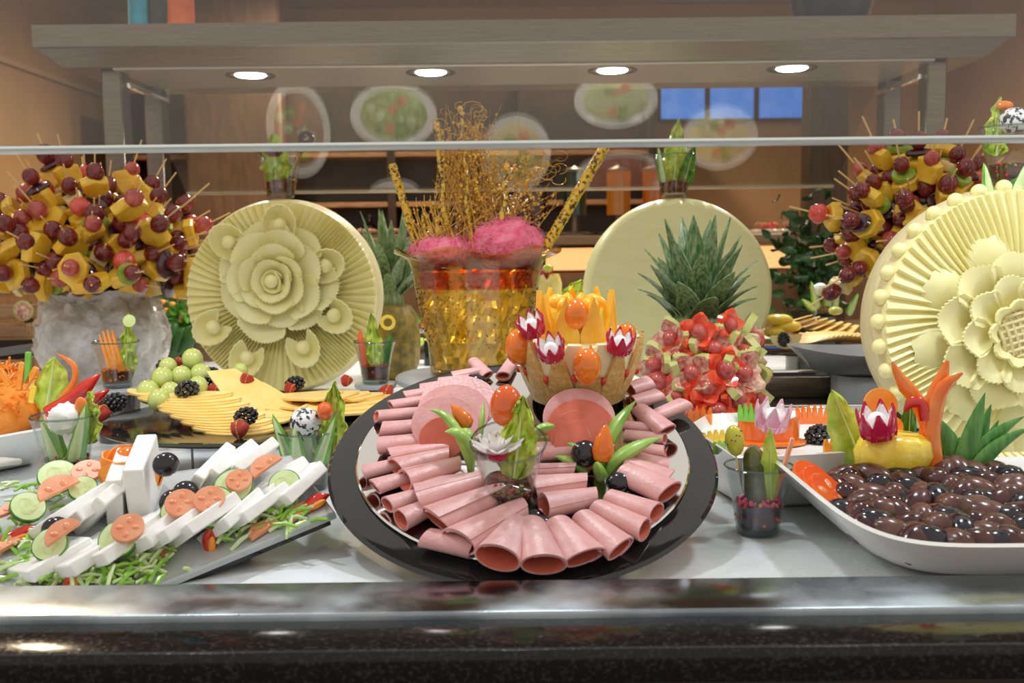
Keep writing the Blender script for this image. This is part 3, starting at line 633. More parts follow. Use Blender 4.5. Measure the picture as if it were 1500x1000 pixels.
# green pod flowers
def pod(p0, pm, p1, Y0, Y1, wd, label, group, par=None):
    a, b, c = P(*p0, Y=Y0), P(*pm, Y=(Y0+Y1)/2-.01), P(*p1, Y=Y1); pts = []
    for k in range(9):
        t = k/8; pts.append(a*(1-t)**2 + b*2*t*(1-t) + c*t*t)
    rr = [wd*.55, wd*.75, wd*.92, wd, wd, wd*.9, wd*.7, wd*.42, wd*.05]
    o = ob('pod', tube(pts, rr, 10, .62, (0, -1, .3)), bean, par, label=label if par else None)
    return o
pf = thing('pod_flower', 'green pod flower with black olive and red pepper tip on the right of the ham', 'garnish', T(0, 0, 0))
for p0, pmid, p1, Y1, wd in (((876, 705), (850, 640), (790, 640), 1.02, .0095), ((875, 708), (840, 672), (812, 668), .99, .0085), ((884, 690), (862, 640), (850, 597), 1.03, .0075), ((880, 690), (880, 640), (932, 586), 1.03, .0125), ((885, 705), (900, 660), (970, 640), .99, .0115), ((884, 715), (880, 690), (874, 678), .955, .010)):
    pod(p0, pmid, p1, .945, Y1-.055, wd, None, None, pf)
ob('stem_base', ell(.018, .014, .03, 12, 8), cuc_skin, pf, T(P(882, 718, Y=.955)))
ob('olive', ell(.0135, .012, .013, 16, 10), olive_b, pf, T(P(857, 664, Y=.93)), label='black olive in the flower')
tp = P(881, 678, Y=.92); ob('pepper_tip', lathe([(.0, 0), (.008, .003), (.0105, .012), (.008, .024), (.003, .034), (0, .038)], 14), tomato_or, pf, T(tp) @ R(.12, 'Y'), label='red pepper tip')
pf = thing('pod_flower', 'green pod flower with red pepper tip left of the glass on the ham', 'garnish', T(0, 0, 0))
for p0, pmid, p1, Y1, wd in (((690, 690), (670, 600), (628, 600), 1.05, .0075), ((690, 690), (690, 625), (652, 632), 1.02, .0095), ((705, 640), (706, 610), (709, 588), 1.06, .004), ((694, 660), (692, 628), (668, 632), 1.03, .007), ((783, 632), (800, 622), (812, 626), 1.05, .007)):
    pod(p0, pmid, p1, .925, Y1-.115, wd*1.05, None, None, pf)
ob('pepper_tip', lathe([(.0, 0), (.006, .003), (.008, .010), (.005, .022), (0, .03)], 12), orange_pep, pf, T(P(690, 626, Y=.935)) @ R(-.7, 'Y'), label='red pepper tip')
# melon crown
mb = onham(846, 590, .002); mw = MH @ T(mb.x, mb.y, .004)
mo = thing('melon_crown', 'melon carved into a crown with zigzag rind and pomegranate seeds on the ham platter', 'melon', T(mw.translation+V((0,0,.004))) @ R(.10, 'X') @ S(.9))
NT = 13
def zig(p, a, r, z): return p
def rind(k):
    def f(u, v):
        q = (u-.5)*2; wd = (PI/NT)*(1.0 if v < .3 else max(.03, 1-((v-.3)/.7)**1.1)); a = 2*PI*k/NT + q*wd
        h = .078*v; r = .050+.024*math.sin(min(1, h/.075*1.0)*PI/2*.95)+.002
        return (r*math.cos(a), r*math.sin(a), .002+h)
    return sheet(f, 4, 9, .004)
rm = mesh('rind_tooth', rind(0), melon_r)
for k in range(NT): ob('rind_tooth', rm, parent=mo, M=R(2*PI*k/NT))
ob('flesh', lathe([(0, 0), (.046, .001), (.058, .02), (.068, .045), (.070, .066), (.067, .074), (0, .076)], 52), melon_f, mo)
fm = mesh('flesh_tooth', sheet(lambda u, v: ((.0655+.003*v)*math.cos((u-.5)*2*(PI/NT)*(.9-.45*v)), (.0655+.003*v)*math.sin((u-.5)*2*(PI/NT)*(.9-.45*v)), .052+.026*v), 5, 4, .007), melon_f)
for k in range(NT): ob('flesh_tooth', fm, parent=mo, M=R(2*PI*(k+.5)/NT))
sd = mesh('pomegranate_seed', ell(.0036, .0028, .0048, 9, 6), chili)
for k in range(NT):
    a = 2*PI*(k+.5)/NT; ob('pomegranate_seed', sd, parent=mo, M=T(.0695*math.cos(a), .0695*math.sin(a), .036+.004*(k % 2)))
oc = thing('orange_basket', 'small orange cut into a zigzag crown on top of the melon crown', 'orange', mo.matrix_basis @ T(-.002, 0, .072) @ S(1.3, 1.3, 1.12))
om = mesh('peel_tooth', sheet(lambda u, v: ((.035-.002*v)*math.cos((u-.5)*2*(PI/9)*(1 if v < .25 else 1-(v-.25)/.76)), (.035-.002*v)*math.sin((u-.5)*2*(PI/9)*(1 if v < .25 else 1-(v-.25)/.76)), .05*v), 4, 8, .005), orange_f)
for k in range(9): ob('peel_tooth', om, parent=oc, M=R(2*PI*(k+.3)/9))
ob('flesh', lathe([(0, 0), (.031, 0), (.033, .02), (.030, .030), (0, .034)], 36, lambda p, a, r, z: (p[0], p[1], z*(1+.18*math.cos(a*9)) if z > .01 else z)), lemon, oc)
for k in range(9): ob('segment', ell(.011, .005, .012, 8, 6), orange_f, oc, R(2*PI*(k+.8)/9) @ T(.017, 0, .034) @ R(.5, 'Y'))
for px, py, r, nm in ((844, 461, .0128, 'on the tip of the orange crown'), (761, 508, .0150, 'at the left of the melon crown'), (860, 537, .0142, 'at the front of the melon crown'), (918, 492, .0105, 'at the right of the melon crown')):
    my_ = mw.translation.y; Y = my_-{844: .045, 761: .035, 860: .082, 918: .02}[px]
    cherry(frame(P(px, py, Y=Y), (0, -.1, 1)), r, 'orange cherry tomato ' + nm, tomato_or)
for px, py, Y, ax, nm in ((784, 490, my_-.045, (-.35, -.45, .9), 'upper left of the melon crown'), (810, 524, my_-.085, (-.2, -.55, .8), 'at the front of the melon crown'), (906, 517, my_-.062, (.1, -.35, .95), 'at the right of the melon crown')):
    M = frame(P(px, py, Y=Y), ax); radish_flower(M, .0165, 'white and red radish flower ' + nm)
# ================================================================== cheese slice platter
zc = .060; cp = P(364, 610, Y=1.32); RC = .190; cpx = cp.x
t = thing('cheese_platter', 'round black glass platter of sliced yellow cheese on a mirrored stand', 'platter', T(cpx, 1.325, zc))
ob('black_disc', lathe([(0, -.006), (RC-.004, -.006), (RC, -.003), (RC-.002, 0), (RC-.01, .0005), (0, .0005)], 96), mat('dark_mirror', (.10, .10, .09), .06, .9), t)
t = thing('mirrored_stand', 'low mirrored steel box stand under the sliced cheese platter', 'stand', T(cpx+.01, 1.33, 0))
ob('box', box(.25, .19, .0535, .003, 2, c=(0, 0, .02675)), mirror, t); ob('seam', box(.002, .002, .05, c=(-.06, -.0955, .026)), dark_steel, t)
def oncp(px, py, h=0): return P(px, py, z=zc+.001+h)
def halfmoon(r, t, a0=0.0, a1=PI, n=20, ky=.62):
    pts = [(r*math.cos(a0+(a1-a0)*i/n), r*ky*math.sin(a0+(a1-a0)*i/n)) for i in range(n+1)]
    return prism(pts, t, 0, .0006)
hm = mesh('cheese_slice', halfmoon(.075, .0034), yellow_cheese)
hm2 = mesh('cheese_slice', halfmoon(.068, .0034, 0, PI, 20, .7), yellow_cheese)
for i in range(14):
    r_ = .050+.0016*i; px = 345-i*7.2; py = 634-i*4.1; h = .002+i*.0026
    a = P(px, py, z=zc+h)
    M = T(a.x, a.y+r_*.5, zc+h) @ R(PI-.10-.012*i) @ R(-.09, 'X') @ S(r_/.068, .74, 1)
    tag(ob('cheese_slice', hm if i % 2 else hm2, M=M), 'thin yellow cheese slice, %s of the shingled row below the green grapes' % ('frontmost,second,third,fourth,fifth,sixth,seventh,eighth,ninth,tenth,eleventh,twelfth,thirteenth,rearmost'.split(',')[i]), 'cheese', 'shingled cheese slices')
def wedge(L, W, t=.0036): return prism([(-W*.12, 0), (W*.12, -.002), (W*.52, L*.86), (W*.30, L), (-W*.32, L*.97), (-W*.5, L*.84)], t, 0, .0006)
wm_ = mesh('cheese_slice', wedge(.115, .085), yellow_cheese)
wl_ = [(392, 585, -1.25, .022, 'large slice leaning over the fan, top left'), (415, 584, -1.5, .019, 'second of the upper right fan'), (440, 583, -1.75, .017, 'third of the upper right fan'), (462, 582, -1.95, .014, 'fourth of the upper right fan'), (485, 582, -2.2, .012, 'fifth of the upper right fan'), (500, 583, -2.5, .009, 'sixth of the upper right fan'), (505, 588, -2.75, .007, 'seventh of the upper right fan'), (508, 594, -3.0, .005, 'eighth of the upper right fan'), (505, 600, -3.3, .003, 'lowest of the upper right fan')]
for k, (px, py, ya, h, nm) in enumerate(wl_[1:]):
    a = oncp(px, py, h); tag(ob('cheese_slice', wm_, M=T(a) @ R(-1.75-k*.16) @ T(0, -.035, 0) @ R(.04, 'X')), 'wedge cut yellow cheese slice, ' + nm, 'cheese', 'fanned cheese slices')
a = P(312, 540, Y=1.335); b = P(420, 600, Y=1.275)
for k in range(4):
    M = frame(a+V((.012*k, .004*k, -.007*k)), V((.25, -.55, .8)), b-a)
    tag(ob('cheese_slice', prism([(0, -.012), (.05, -.028), (.125, -.034), (.135, -.02), (.115, .032), (.02, .02)], .0036, 0, .0006), yellow_cheese, M=M), 'yellow cheese slice propped up at a slant, %s of the leaning stack' % ['top', 'second', 'third', 'bottom'][k], 'cheese', 'leaning cheese slices')
for k in range(7):
    a = oncp(352+k*16, 606-k*1.5+8*math.sin(k), .004+.002*k); tag(ob('cheese_slice', hm2, M=T(a) @ R(PI+.7+.12*k) @ R(-.16, 'X') @ S(.62, .8, 1)), 'small cheese slice in the low middle row, %s from the left' % ['first', 'second', 'third', 'fourth', 'fifth', 'sixth', 'seventh'][k], 'cheese', 'middle cheese slices')
GG = mesh('green_grape', ell(.0145, .0145, .0155, 18, 12), grape_g)
for k, (px, py, Y, s) in enumerate(((282, 526, 1.37, 1.0), (238, 554, 1.33, 1.02), (266, 551, 1.34, .95), (294, 549, 1.35, 1.02), (217, 574, 1.31, 1.05), (250, 575, 1.30, .95), (233, 586, 1.27, .98), (290, 566, 1.30, .9), (352, 543, 1.36, .72), (246, 537, 1.36, .85))):
    o = thing('green_grape', 'green grape on the cheese platter, ' + ['topmost of the heap', 'upper left of the heap', 'upper middle of the heap', 'upper right of the heap', 'leftmost of the heap', 'lower middle of the heap', 'frontmost of the heap', 'lower right of the heap', 'small one on the leaning slices', 'rearmost of the heap'][k], 'grape', T(P(px, py, Y=Y)) @ S(s), 'green grapes')
    ob('berry', GG, parent=o); ob('stem_end', ell(.0016, .0016, .0012, 7, 4), bamboo, o, T(.002, -.003, .0152))
for px, py, Y, r, nm in ((244, 536, 1.385, .0115, 'behind the green grapes'), (274, 571, 1.275, .0122, 'in front of the green grapes'), (314, 559, 1.34, .0118, 'right of the green grapes'), (168, 589, 1.30, .0125, 'at the left rim of the cheese platter'), (360, 610, 1.19, .0115, 'at the front of the cheese platter'), (432, 562, 1.40, .011, 'at the back of the cheese platter'), (310, 546, 1.38, .008, 'peeking beside the leaning slices')):
    blackberry(T(P(px, py, Y=Y)) @ R(1.3, 'Y') @ R(rnd(0, 3)), r, 'blackberry ' + nm)
for px, py, Y, r, ang, nm in ((150, 605, 1.28, .0125, 1.5, 'at the left rim of the cheese platter'), (315, 572, 1.31, .0105, 1.4, 'below the blackberry by the grapes'), (362, 556, 1.33, .0105, 1.6, 'on the leaning cheese slice'), (352, 627, 1.165, .0125, 1.2, 'at the front rim of the cheese platter'), (425, 568, 1.38, .009, 1.7, 'on the upper cheese fan'), (508, 557, 1.44, .010, 1.5, 'at the back rim of the platter'), (566, 573, 1.40, .012, -1.4, 'at the right rim of the platter'), (262, 530, 1.40, .008, 1.3, 'half hidden behind the top grape')):
    strawberry(T(P(px, py, Y=Y)) @ R(ang, 'Y') @ R(rnd(0, 3)) @ T(0, 0, -.8*r), r, 'red strawberry ' + nm)
# ================================================================== feta tray
tA, tB, tD = P(235, 858, Y=.82), P(492, 752, Y=.905), P(428, 668, Y=1.012)
TN = (tB-tA).cross(tD-tA).normalized()
tray = thing('feta_tray', 'angular grey glass tray carrying sliced white cheese, tilted forward at the front left', 'tray', T(0, 0, 0))
tL = P(-60, 737, pl=(tA, TN)); tF = tA - (tB-tA).normalized()*.05; tLL = tL + V((-.05, -.12, -.035))
tLL = tLL - TN*((tLL-tA).dot(TN))
poly = [tF, tB, tD, tL, tLL]
cpt = sum(poly, V())/5
def inset(p, k): return cpt + (p-cpt)*k
vv = [p for q, h in ((.985, -.006), (1, -.005), (1, .0), (.988, .002), (.97, .001)) for p in [inset(x, q)+TN*h for x in poly]]
n = 5; ff = [tuple(reversed(range(5)))] + [(j*n+i, j*n+(i+1) % n, (j+1)*n+(i+1) % n, (j+1)*n+i) for j in range(4) for i in range(n)] + [tuple(range(20, 25))]
ob('tray_plate', geo(vv, ff), mat('tray_glass', (.46, .49, .50), .07, 0, spec=.8, coat=.5), tray, ang=20)
gq = geo([p for h in (-.007, -.012) for p in [inset(x, .97)+TN*h for x in poly]], [(0, 1, 2, 3, 4), (9, 8, 7, 6, 5)] + [(i, 5+i, 5+(i+1) % 5, (i+1) % 5) for i in range(5)])
ob('dark_base', gq, blackglass, tray, smooth=False)
ob('back_foot', box(.24, .02, .045, .003, c=(-.38, .965, .012)), dark_steel, tray)
def ont(px, py, h=0): return P(px, py, pl=(tA+TN*h, TN))
TX = (tB-tA).normalized(); TY = TN.cross(TX)
MTT = Matrix.Identity(4)
for k in range(3): MTT[k][0], MTT[k][1], MTT[k][2] = TX[k], TY[k], TN[k]
# slabs: picture bottom-front point, picture top-back point, thickness m, height m
def feta_slab(p0, p1, wdt, th, lean, label, lift=0.0):
    a = ont(*p0, .001+lift); b = ont(*p1, .001+lift); L = (b-a).length
    y = (b-a).normalized(); z = TN.copy(); x = y.cross(z).normalized()
    m = Matrix.Identity(4)
    for k in range(3): m[k][0], m[k][1], m[k][2], m[k][3] = x[k], y[k], z[k], a[k]
    g = box(th, L, wdt, .0012, 1, c=(0, L/2, wdt/2))
    g.v = [V((p.x+.0006*noise.noise(p*260), p.y+.0015*noise.noise(p*90+V((L*99, 0, 0))), p.z)) for p in g.v]
    return tag(ob('feta_slice', g, feta, M=m @ R(lean, 'Y')), label, 'cheese', 'white cheese slabs')
fs = [((10, 842), (100, 792), .040, .013, .95, 'leaning slab at the front left corner'), ((62, 842), (150, 786), .042, .013, .90, 'second slab of the front row, under a tomato slice'), ((105, 833), (200, 768), .044, .013, .85, 'third slab of the front row with oil streaks'), ((160, 822), (238, 752), .045, .013, .80, 'fourth slab of the front row, under cucumber and tomato'), ((200, 810), (290, 748), .045, .013, .75, 'fifth slab of the front row, centre of the tray'), ((240, 803), (312, 755), .043, .013, .7, 'sixth slab of the front row, under a tomato slice'), ((292, 795), (345, 748), .036, .012, .7, 'seventh slab of the front row, under a big cucumber slice'), ((322, 778), (385, 732), .036, .012, .75, 'eighth slab of the front row'), ((375, 752), (430, 702), .036, .013, .8, 'broad slab near the right glass'), ((350, 745), (405, 695), .036, .012, .8, 'slab left of the broad one by the glass'),
 ((40, 790), (128, 735), .045, .012, .75, 'back row slab at the far left'), ((75, 788), (160, 728), .045, .012, .72, 'back row slab, second from the left'), ((110, 782), (180, 725), .045, .012, .6, 'back row slab, third from the left'), ((168, 770), (185, 718), .052, .016, .20, 'upright narrow slab in the middle'), ((205, 765), (225, 708), .060, .020, .10, 'tall upright block in the middle'), ((262, 750), (310, 700), .040, .012, .5, 'slab behind the black olives'), ((285, 735), (345, 690), .042, .012, .55, 'back right slab, first'), ((315, 725), (372, 683), .042, .012, .6, 'back right slab, second'), ((385, 728), (428, 692), .030, .012, .9, 'rearmost slab under a tomato slice')]
for p0, p1, wdt, th, ln_, nm in fs: feta_slab(p0, p1, wdt*(1.32 if ln_ > .4 else .94), th*.95, ln_*(1.3 if ln_ > .4 else 1), 'white feta cheese, ' + nm)
def lay(px, py, h, tx=0, ty=0, rz=0): return T(ont(px, py, h)) @ MTT @ R(rz) @ R(tx, 'X') @ R(ty, 'Y')
for px, py, h, r, tx, ty, nm in ((175, 792, .030, .018, .9, .5, 'lower front of the fourth feta slab'), (312, 745, .034, .022, .85, .35, 'large on the seventh feta slab'), (343, 715, .034, .019, .8, .35, 'behind the large one'), (85, 700, .030, .020, .8, -.2, 'at the back left of the feta'), (260, 752, .034, .015, .9, .4, 'under the tomato on the sixth slab'), (418, 712, .028, .016, .9, .6, 'beside the right glass'), (75, 800, .030, .016, .9, .4, 'under the front left tomato'), (40, 745, .022, .017, 1.0, -.6, 'standing at the left edge'), (122, 718, .030, .014, .9, 0, 'behind the back tomato slice')):
    cuke_slice(lay(px, py, h*.85, tx*.6, -ty*.5), r*.95, .005, 'round cucumber slice ' + nm)
for px, py, h, r, tx, ty, hf, nm in ((188, 775, .040, .015, .8, .5, 0, 'on the fourth feta slab'), (265, 738, .045, .015, .8, .4, 0, 'on the sixth feta slab'), (307, 733, .044, .015, .8, .35, 0, 'on the large cucumber slice'), (350, 705, .042, .013, .8, .35, 0, 'on the rear cucumber slice'), (95, 785, .040, .017, .8, .5, 1, 'on the second feta slab'), (88, 722, .038, .021, .9, 0, 1, 'large half at the back left'), (128, 692, .034, .016, .6, 0, 0, 'behind the back left slabs'), (393, 688, .040, .018, .7, .3, 1, 'on the rearmost slab'), (20, 752, .020, .014, .5, -.3, 1, 'at the left edge of the tray'), (225, 828, .003, .020, .05, 0, 1, 'flat at the front of the tray'), (390, 780, .003, .017, .05, .0, 1, 'flat at the right front of the tray'), (450, 752, .003, .018, .05, 0, 1, 'flat at the right corner of the tray'), (12, 805, .006, .014, .2, 0, 1, 'flat at the left front of the tray')):
    tom_slice(lay(px, py, h*.9, tx*.6, -ty*.5, .3), r*.95, .004, 'tomato slice ' + nm, bool(hf))
for px, py, h, nm in ((243, 680, .050, 'beside the tomato rose'), (253, 735, .030, 'left of the pair between the slabs'), (272, 722, .034, 'right of the pair between the slabs'), (82, 775, .030, 'at the left between the slabs')):
    item('black_olive', ell(.0125, .0105, .0115, 16, 10), olive_b, T(ont(px, py, h)) @ R(.6), 'shiny black olive on the feta tray ' + nm, 'olive', 'olives on the feta tray')
# tomato rose
tr_ = thing('tomato_rose', 'orange tomato peel rose at the back of the feta tray', 'garnish', T(ont(190, 715, .012)))
ob('heart', ell(.017, .016, .020, 16, 10), tomato_or, tr_, T(0, 0, .022))
for k in range(8):
    a0 = k*.9; rr = .016+.0018*k
    ob('peel_petal', sheet(lambda u, v: (rr*math.cos(a0+u*2.6)*(1+.18*v), rr*math.sin(a0+u*2.6)*(1+.18*v), .002+(.040-.0025*k)*v*math.sin(PI*(.08+.84*u))**.5), 12, 4, .0015), carrot, tr_)
# chilies and shreds
for px, py, dx, nm in ((308, 795, .2, 'standing at the right front of the feta tray'), (108, 850, .9, 'at the front of the shreds'), (20, 788, 1.5, 'long at the left edge of the feta tray'), (462, 736, 1.4, 'cut open at the right corner of the tray')):
    L = .03 if px != 20 else .05
    o = thing('chili_piece', 'red chili piece ' + nm, 'chili', lay(px, py, .006, 0, dx))
    ob('skin', tube([(0, 0, -L/2), (.001, .001, -L/4), (0, .0015, 0), (-.001, .001, L/4), (0, 0, L/2)], [.003, .006, .0066, .0055, .001], 12), chili, o); ob('seed_core', ell(.0035, .003, L*.3, 8, 6), carrot, o, T(0, -.0045, 0))
g = G(); g2 = G()
def shred(c, spread, n, gg, h0=.002):
    for i in range(n):
        px, py = c[0]+random.gauss(0, spread[0]), c[1]+random.gauss(0, spread[1])
        a = ont(px, py, h0+abs(random.gauss(0, .004))); d = (TX*rnd(-1, 1)+TY*rnd(-1, 1)+TN*rnd(-.3, .6)).normalized()*rnd(.006, .013)
        (gg if random.random() < .5 else g2).add(tube([a-d, a+TN*.002, a+d], [.0016, .002, .0014], 5))
shred((90, 838), (55, 9), 130, g); shred((160, 838), (40, 8), 90, g); shred((215, 815), (20, 9), 45, g); shred((360, 765), (25, 16), 60, g); shred((415, 745), (22, 12), 50, g); shred((60, 715), (25, 10), 30, g); shred((45, 790), (22, 25), 40, g)
ob('pale_shreds', g, cuc_flesh, None, kind='stuff'); ob('green_shreds', g2, mat('shred_green', (.30, .58, .07), .3), None, kind='stuff')
for n_, l_ in (('pale_shreds', 'pale shredded cucumber strewn over the front of the feta tray'), ('green_shreds', 'green shredded cucumber strewn among the pale shreds on the feta tray')):
    tag(bpy.data.objects[n_], l_, 'cucumber')
# napkins
for k, (pts, nm) in enumerate((([(345, 858), (475, 800), (560, 858), (520, 870)], 'upper'), ([(395, 862), (505, 797), (600, 858), (560, 872)], 'lower'))):
    q = [P(x, y, z=.001) for x, y in pts]
    item('paper_napkin', geo([(p.x, p.y, .0012+.0009*k+h) for h in (0, .0006) for p in q], [(3, 2, 1, 0), (4, 5, 6, 7)] + [(i, (i+1) % 4, 4+(i+1) % 4, 4+i) for i in range(4)]), mat('napkin', (.74, .78, .81), .7), None, 'white paper napkin corner on the marble between the feta tray and ham platter, %s sheet' % nm, 'napkin', 'napkins')
# ================================================================== gold vase with sugar strands
dz = .066; vc = P(702, 548, z=dz+.006)
t = thing('stone_disc', 'grey round stone disc under the gold vase', 'disc', T(vc.x, vc.y, 0))
ob('pedestal', lathe([(0, 0), (.10, 0), (.10, dz-.006), (0, dz-.006)], 48), dark_steel, t)
ob('slab', lathe([(0, dz-.006), (.134, dz-.006), (.138, dz-.003), (.138, dz+.003), (.135, dz+.006), (0, dz+.006)], 80), mat('stone', (.42, .45, .46), .3, 0, (.52, .55, .56), 20), t)
va = thing('gold_vase', 'amber glass vase with wavy rim filled with crumpled gold foil', 'vase', T(vc.x-.002, vc.y, dz+.006))
vh = P(700, 365, Y=vc.y).z-(dz+.006)
def wav(p, a, r, z):
    k = max(0, (z-vh*.9)/(vh*.1)); w = 1+.035*k*math.sin(a*5+.6)
    return (p[0]*w, p[1]*w, z+.006*k*math.sin(a*6))
vo = [(0, 0), (.070, 0), (.078, .006), (.082, vh*.25), (.096, vh*.55), (.106, vh*.85), (.113, vh*.92), (.137, vh*.985), (.135, vh), (.111, vh*.94), (.103, vh*.85), (.093, vh*.55), (.079, vh*.25), (.074, .012), (0, .01)]
ob('glass_body', lathe(vo, 72, wav), glassmat('amber_glass', (.99, .93, .70), 2.2, .04, (.80, .58, .16), bump=.5, bs=28), va)
gfoil = lathe([(0, .014)] + [(.071+.027*(k/14), .014+vh*.76*k/14) for k in range(15)] + [(.05, vh*.76), (0, vh*.74)], 90,
              lambda p, a, r, z: tuple(V(p)*1 + (V((p[0], p[1], 0)).normalized()*(.013*noise.noise(V((p[0]*70, p[1]*70, z*60)))+.010*noise.noise(V((p[0]*160, p[1]*160, z*150))) - .005) if r > .02 else V((0, 0, .01*noise.noise(V(p)*50))))))
ob('gold_foil', gfoil, gold, va, smooth=False)
ob('amber_band', lathe([(.098, vh*.70), (.1025, vh*.85), (.108, vh*.92), (.104, vh*.93), (.096, vh*.86), (.092, vh*.70), (.098, vh*.70)], 60), glassmat('amber_dark', (.93, .55, .16), 1.5, .05, (.75, .32, .06)), va)
g = G()
for i in range(420):
    a = rnd(PI, 2*PI); z = vh*rnd(.25, .96); r = .084+.024*(z/vh); r *= 1.0
    g.add(ell(.0011, .0011, .0013, 5, 4), T(r*math.cos(a), r*math.sin(a), z))
ob('dark_specks', g, mat('speck_dark', (.05, .015, .003), .3), va, kind='stuff')
# candy floss
def floss(c, rr, label):
    o = thing('candy_floss', label, 'candy floss', T(c)); g0 = ell(*rr, 40, 26)
    g0.v = [p*(1+.13*noise.noise(p*45)+.08*noise.noise(p*140)) for p in g0.v]; ob('mass', g0, pink, o)
    q = G()
    for i in range(260):
        u = V((random.gauss(0, 1), random.gauss(0, 1), random.gauss(0, 1))).normalized(); p = V((u.x*rr[0], u.y*rr[1], u.z*rr[2])); w_ = u.orthogonal().normalized()*rnd(.008, .02); w_.rotate(Matrix.Rotation(rnd(0, 6), 3, u))
        q.add(tube([p*1.0-w_, p*1.12, p*1.0+w_], .00035, 3))
    ob('fine_threads', q, mat('floss_thread', (.85, .30, .42), .6), o, kind='stuff')
zt = dz+.006+vh
floss(V((vc.x+.045, vc.y-.02, zt+.010)), (.062, .05, .040), 'larger pink candy floss mound in the right of the gold vase')
floss(V((vc.x-.055, vc.y-.02, zt-.002)), (.052, .05, .028), 'smaller pink candy floss mound in the left of the gold vase')
# caramel strands
g = G(); gd = G()
def strand(p0, p1, r, wob, drops=4):
    n_ = 8; pts = []
    s1, s2 = rnd(0, 9), rnd(0, 9)
    for k in range(n_+1):
        t_ = k/n_; p = p0.lerp(p1, t_); pts.append(p+V((wob*math.sin(t_*5+s1)*t_, wob*math.cos(t_*4+s2)*t_, 0)))
    g.add(tube(pts, [r*(1.3-.7*k/n_) for k in range(n_+1)], 4))
    for k in range(drops):
        p = pts[random.randrange(1, n_)].lerp(pts[n_], random.random()*.4); gd.add(ell(rnd(.0009, .0027), None, None, 6, 4), T(p+V((rnd(-.002, .002), rnd(-.002, .002), 0))))
for i in range(190):
    f = random.random(); x0 = 625+rnd(0, 150)
    if f < .62: x1, y1 = rnd(638, 730), rnd(150, 270)
    else: x1, y1 = rnd(735, 820), rnd(215, 300)
    if i < 26: x1, y1 = rnd(640, 715), rnd(148, 200)
    strand(P(x0, rnd(345, 372), Y=vc.y+rnd(-.06, .05)), P(x1, y1, Y=vc.y+rnd(-.07, .08)), rnd(.00025, .0007), rnd(.004, .018), 12)
for i in range(26):
    x = rnd(600, 660); strand(P(x+10, 365, Y=vc.y-.05), P(x-8, rnd(285, 330), Y=vc.y-.04), rnd(.0008, .0018), .004, 4)
for i in range(45):   # curly ends
    c = P(*random.choice([(rnd(640, 720), rnd(150, 215)), (rnd(755, 822), rnd(215, 265))]), Y=vc.y+rnd(-.06, .06)); rr = rnd(.006, .018); s = rnd(0, 6)
    g.add(tube([c+V((rr*math.cos(s+k*.7), rnd(-.001, .001), rr*math.sin(s+k*.7)*.7)) for k in range(7)], .0006, 4))
cs = thing('caramel_strands', 'spray of thin golden caramel strands rising from the gold vase', 'sugar strands', T(0, 0, 0))
ob('strands', g, mat('caramel_thread', (.42, .17, .004), .12, 0, (.68, .42, .04), 90, coat=.5), cs, kind='stuff'); ob('drops', gd, mat('caramel_drop', (.50, .20, .008), .12, 0, (.85, .55, .06), 60, coat=.6), cs, kind='stuff')
for i, (a, b, r) in enumerate((((655, 350), (640, 185), .0034), ((690, 360), (674, 160), .0030), ((735, 345), (742, 245), .0038), ((612, 362), (634, 300), .0032))):
    pa, pb_ = P(*a, Y=vc.y-.04), P(*b, Y=vc.y-.03)
    o = thing('caramel_stalk', 'thick golden caramel stalk in the vase, ' + ['leftmost tall one', 'tallest one', 'right of the middle', 'short one at the left'][i], 'sugar stalk', T(pa), 'caramel stalks')
    dd = pb_-pa; ob('stalk', tube([dd*(k/9)+V((.003*math.sin(k*1.7), .003*math.cos(k), 0)) for k in range(10)], [r*(1.1-.05*k+.3*math.sin(k*2.3)**2) for k in range(10)], 8), speck, o); ob('tip_bead', ell(r*1.6, r*1.5, r*2, 10, 7), caramel, o, T(dd))
for (a, b, r, nm) in (((612, 362), (574, 240), .0062, 'left, leaning left'), ((800, 362), (887, 213), .0085, 'right, leaning right')):
    pa, pb_ = P(*a, Y=vc.y-.03), P(*b, Y=vc.y-.06); dd = pb_-pa
    o = thing('caramel_stick', 'speckled golden caramel stick on the vase rim, ' + nm, 'sugar stick', T(pa), 'caramel sticks')
    gs = tube([dd*(k/26) for k in range(27)], r, 10); gs.v = [p*1+V((noise.noise(p*180), noise.noise(p*180+V((9, 0, 0))), noise.noise(p*180+V((0, 9, 0)))))*.0016 for p in gs.v]
    ob('stick', gs, speck, o); q = G()
    ax = dd.normalized(); ox = ax.orthogonal().normalized(); oy = ax.cross(ox)
    for i in range(110):
        an = rnd(0, 6.28); q.add(ell(rnd(.001, .002), None, None, 6, 4), T(dd*random.random()+(ox*math.cos(an)+oy*math.sin(an))*r*.95))
    ob('crystals', q, caramel, o, kind='stuff')
# ================================================================== fruit skewer bouquets
gr_m = mesh('grape', ell(.0135, .0135, .0155, 14, 10), grape_r); grl_m = mesh('grape', ell(.0135, .0135, .0148, 14, 10), grape_l)
pl_m = mesh('plum_half', lathe([(0, -.005), (.019, -.004), (.0215, 0), (.019, .004), (.008, .007), (0, .0075)], 18, lambda p, a, r, z: (p[0], p[1]*.8, z)), grape_d)
def chunk_mesh(seed):
    random.seed(seed); n_ = 7
    pts = [((.026*(1+rnd(-.22, .22)))*math.cos(2*PI*i/n_), (.024*(1+rnd(-.25, .25)))*math.sin(2*PI*i/n_)) for i in range(n_)]
    g_ = prism(pts, .018, -.009, .003); return mesh('pineapple_chunk', g_, pine)
pc_m = [chunk_mesh(s) for s in range(5)]; random.seed(21)
wm_m = mesh('watermelon_ball', ell(.0165, .0165, .0165, 14, 10, .12, 2), wmelon)
ap_m = mesh('apple_chunk', prism([(-.015, -.012), (.014, -.014), (.017, .008), (-.006, .016)], .014, -.007, .002), apple)
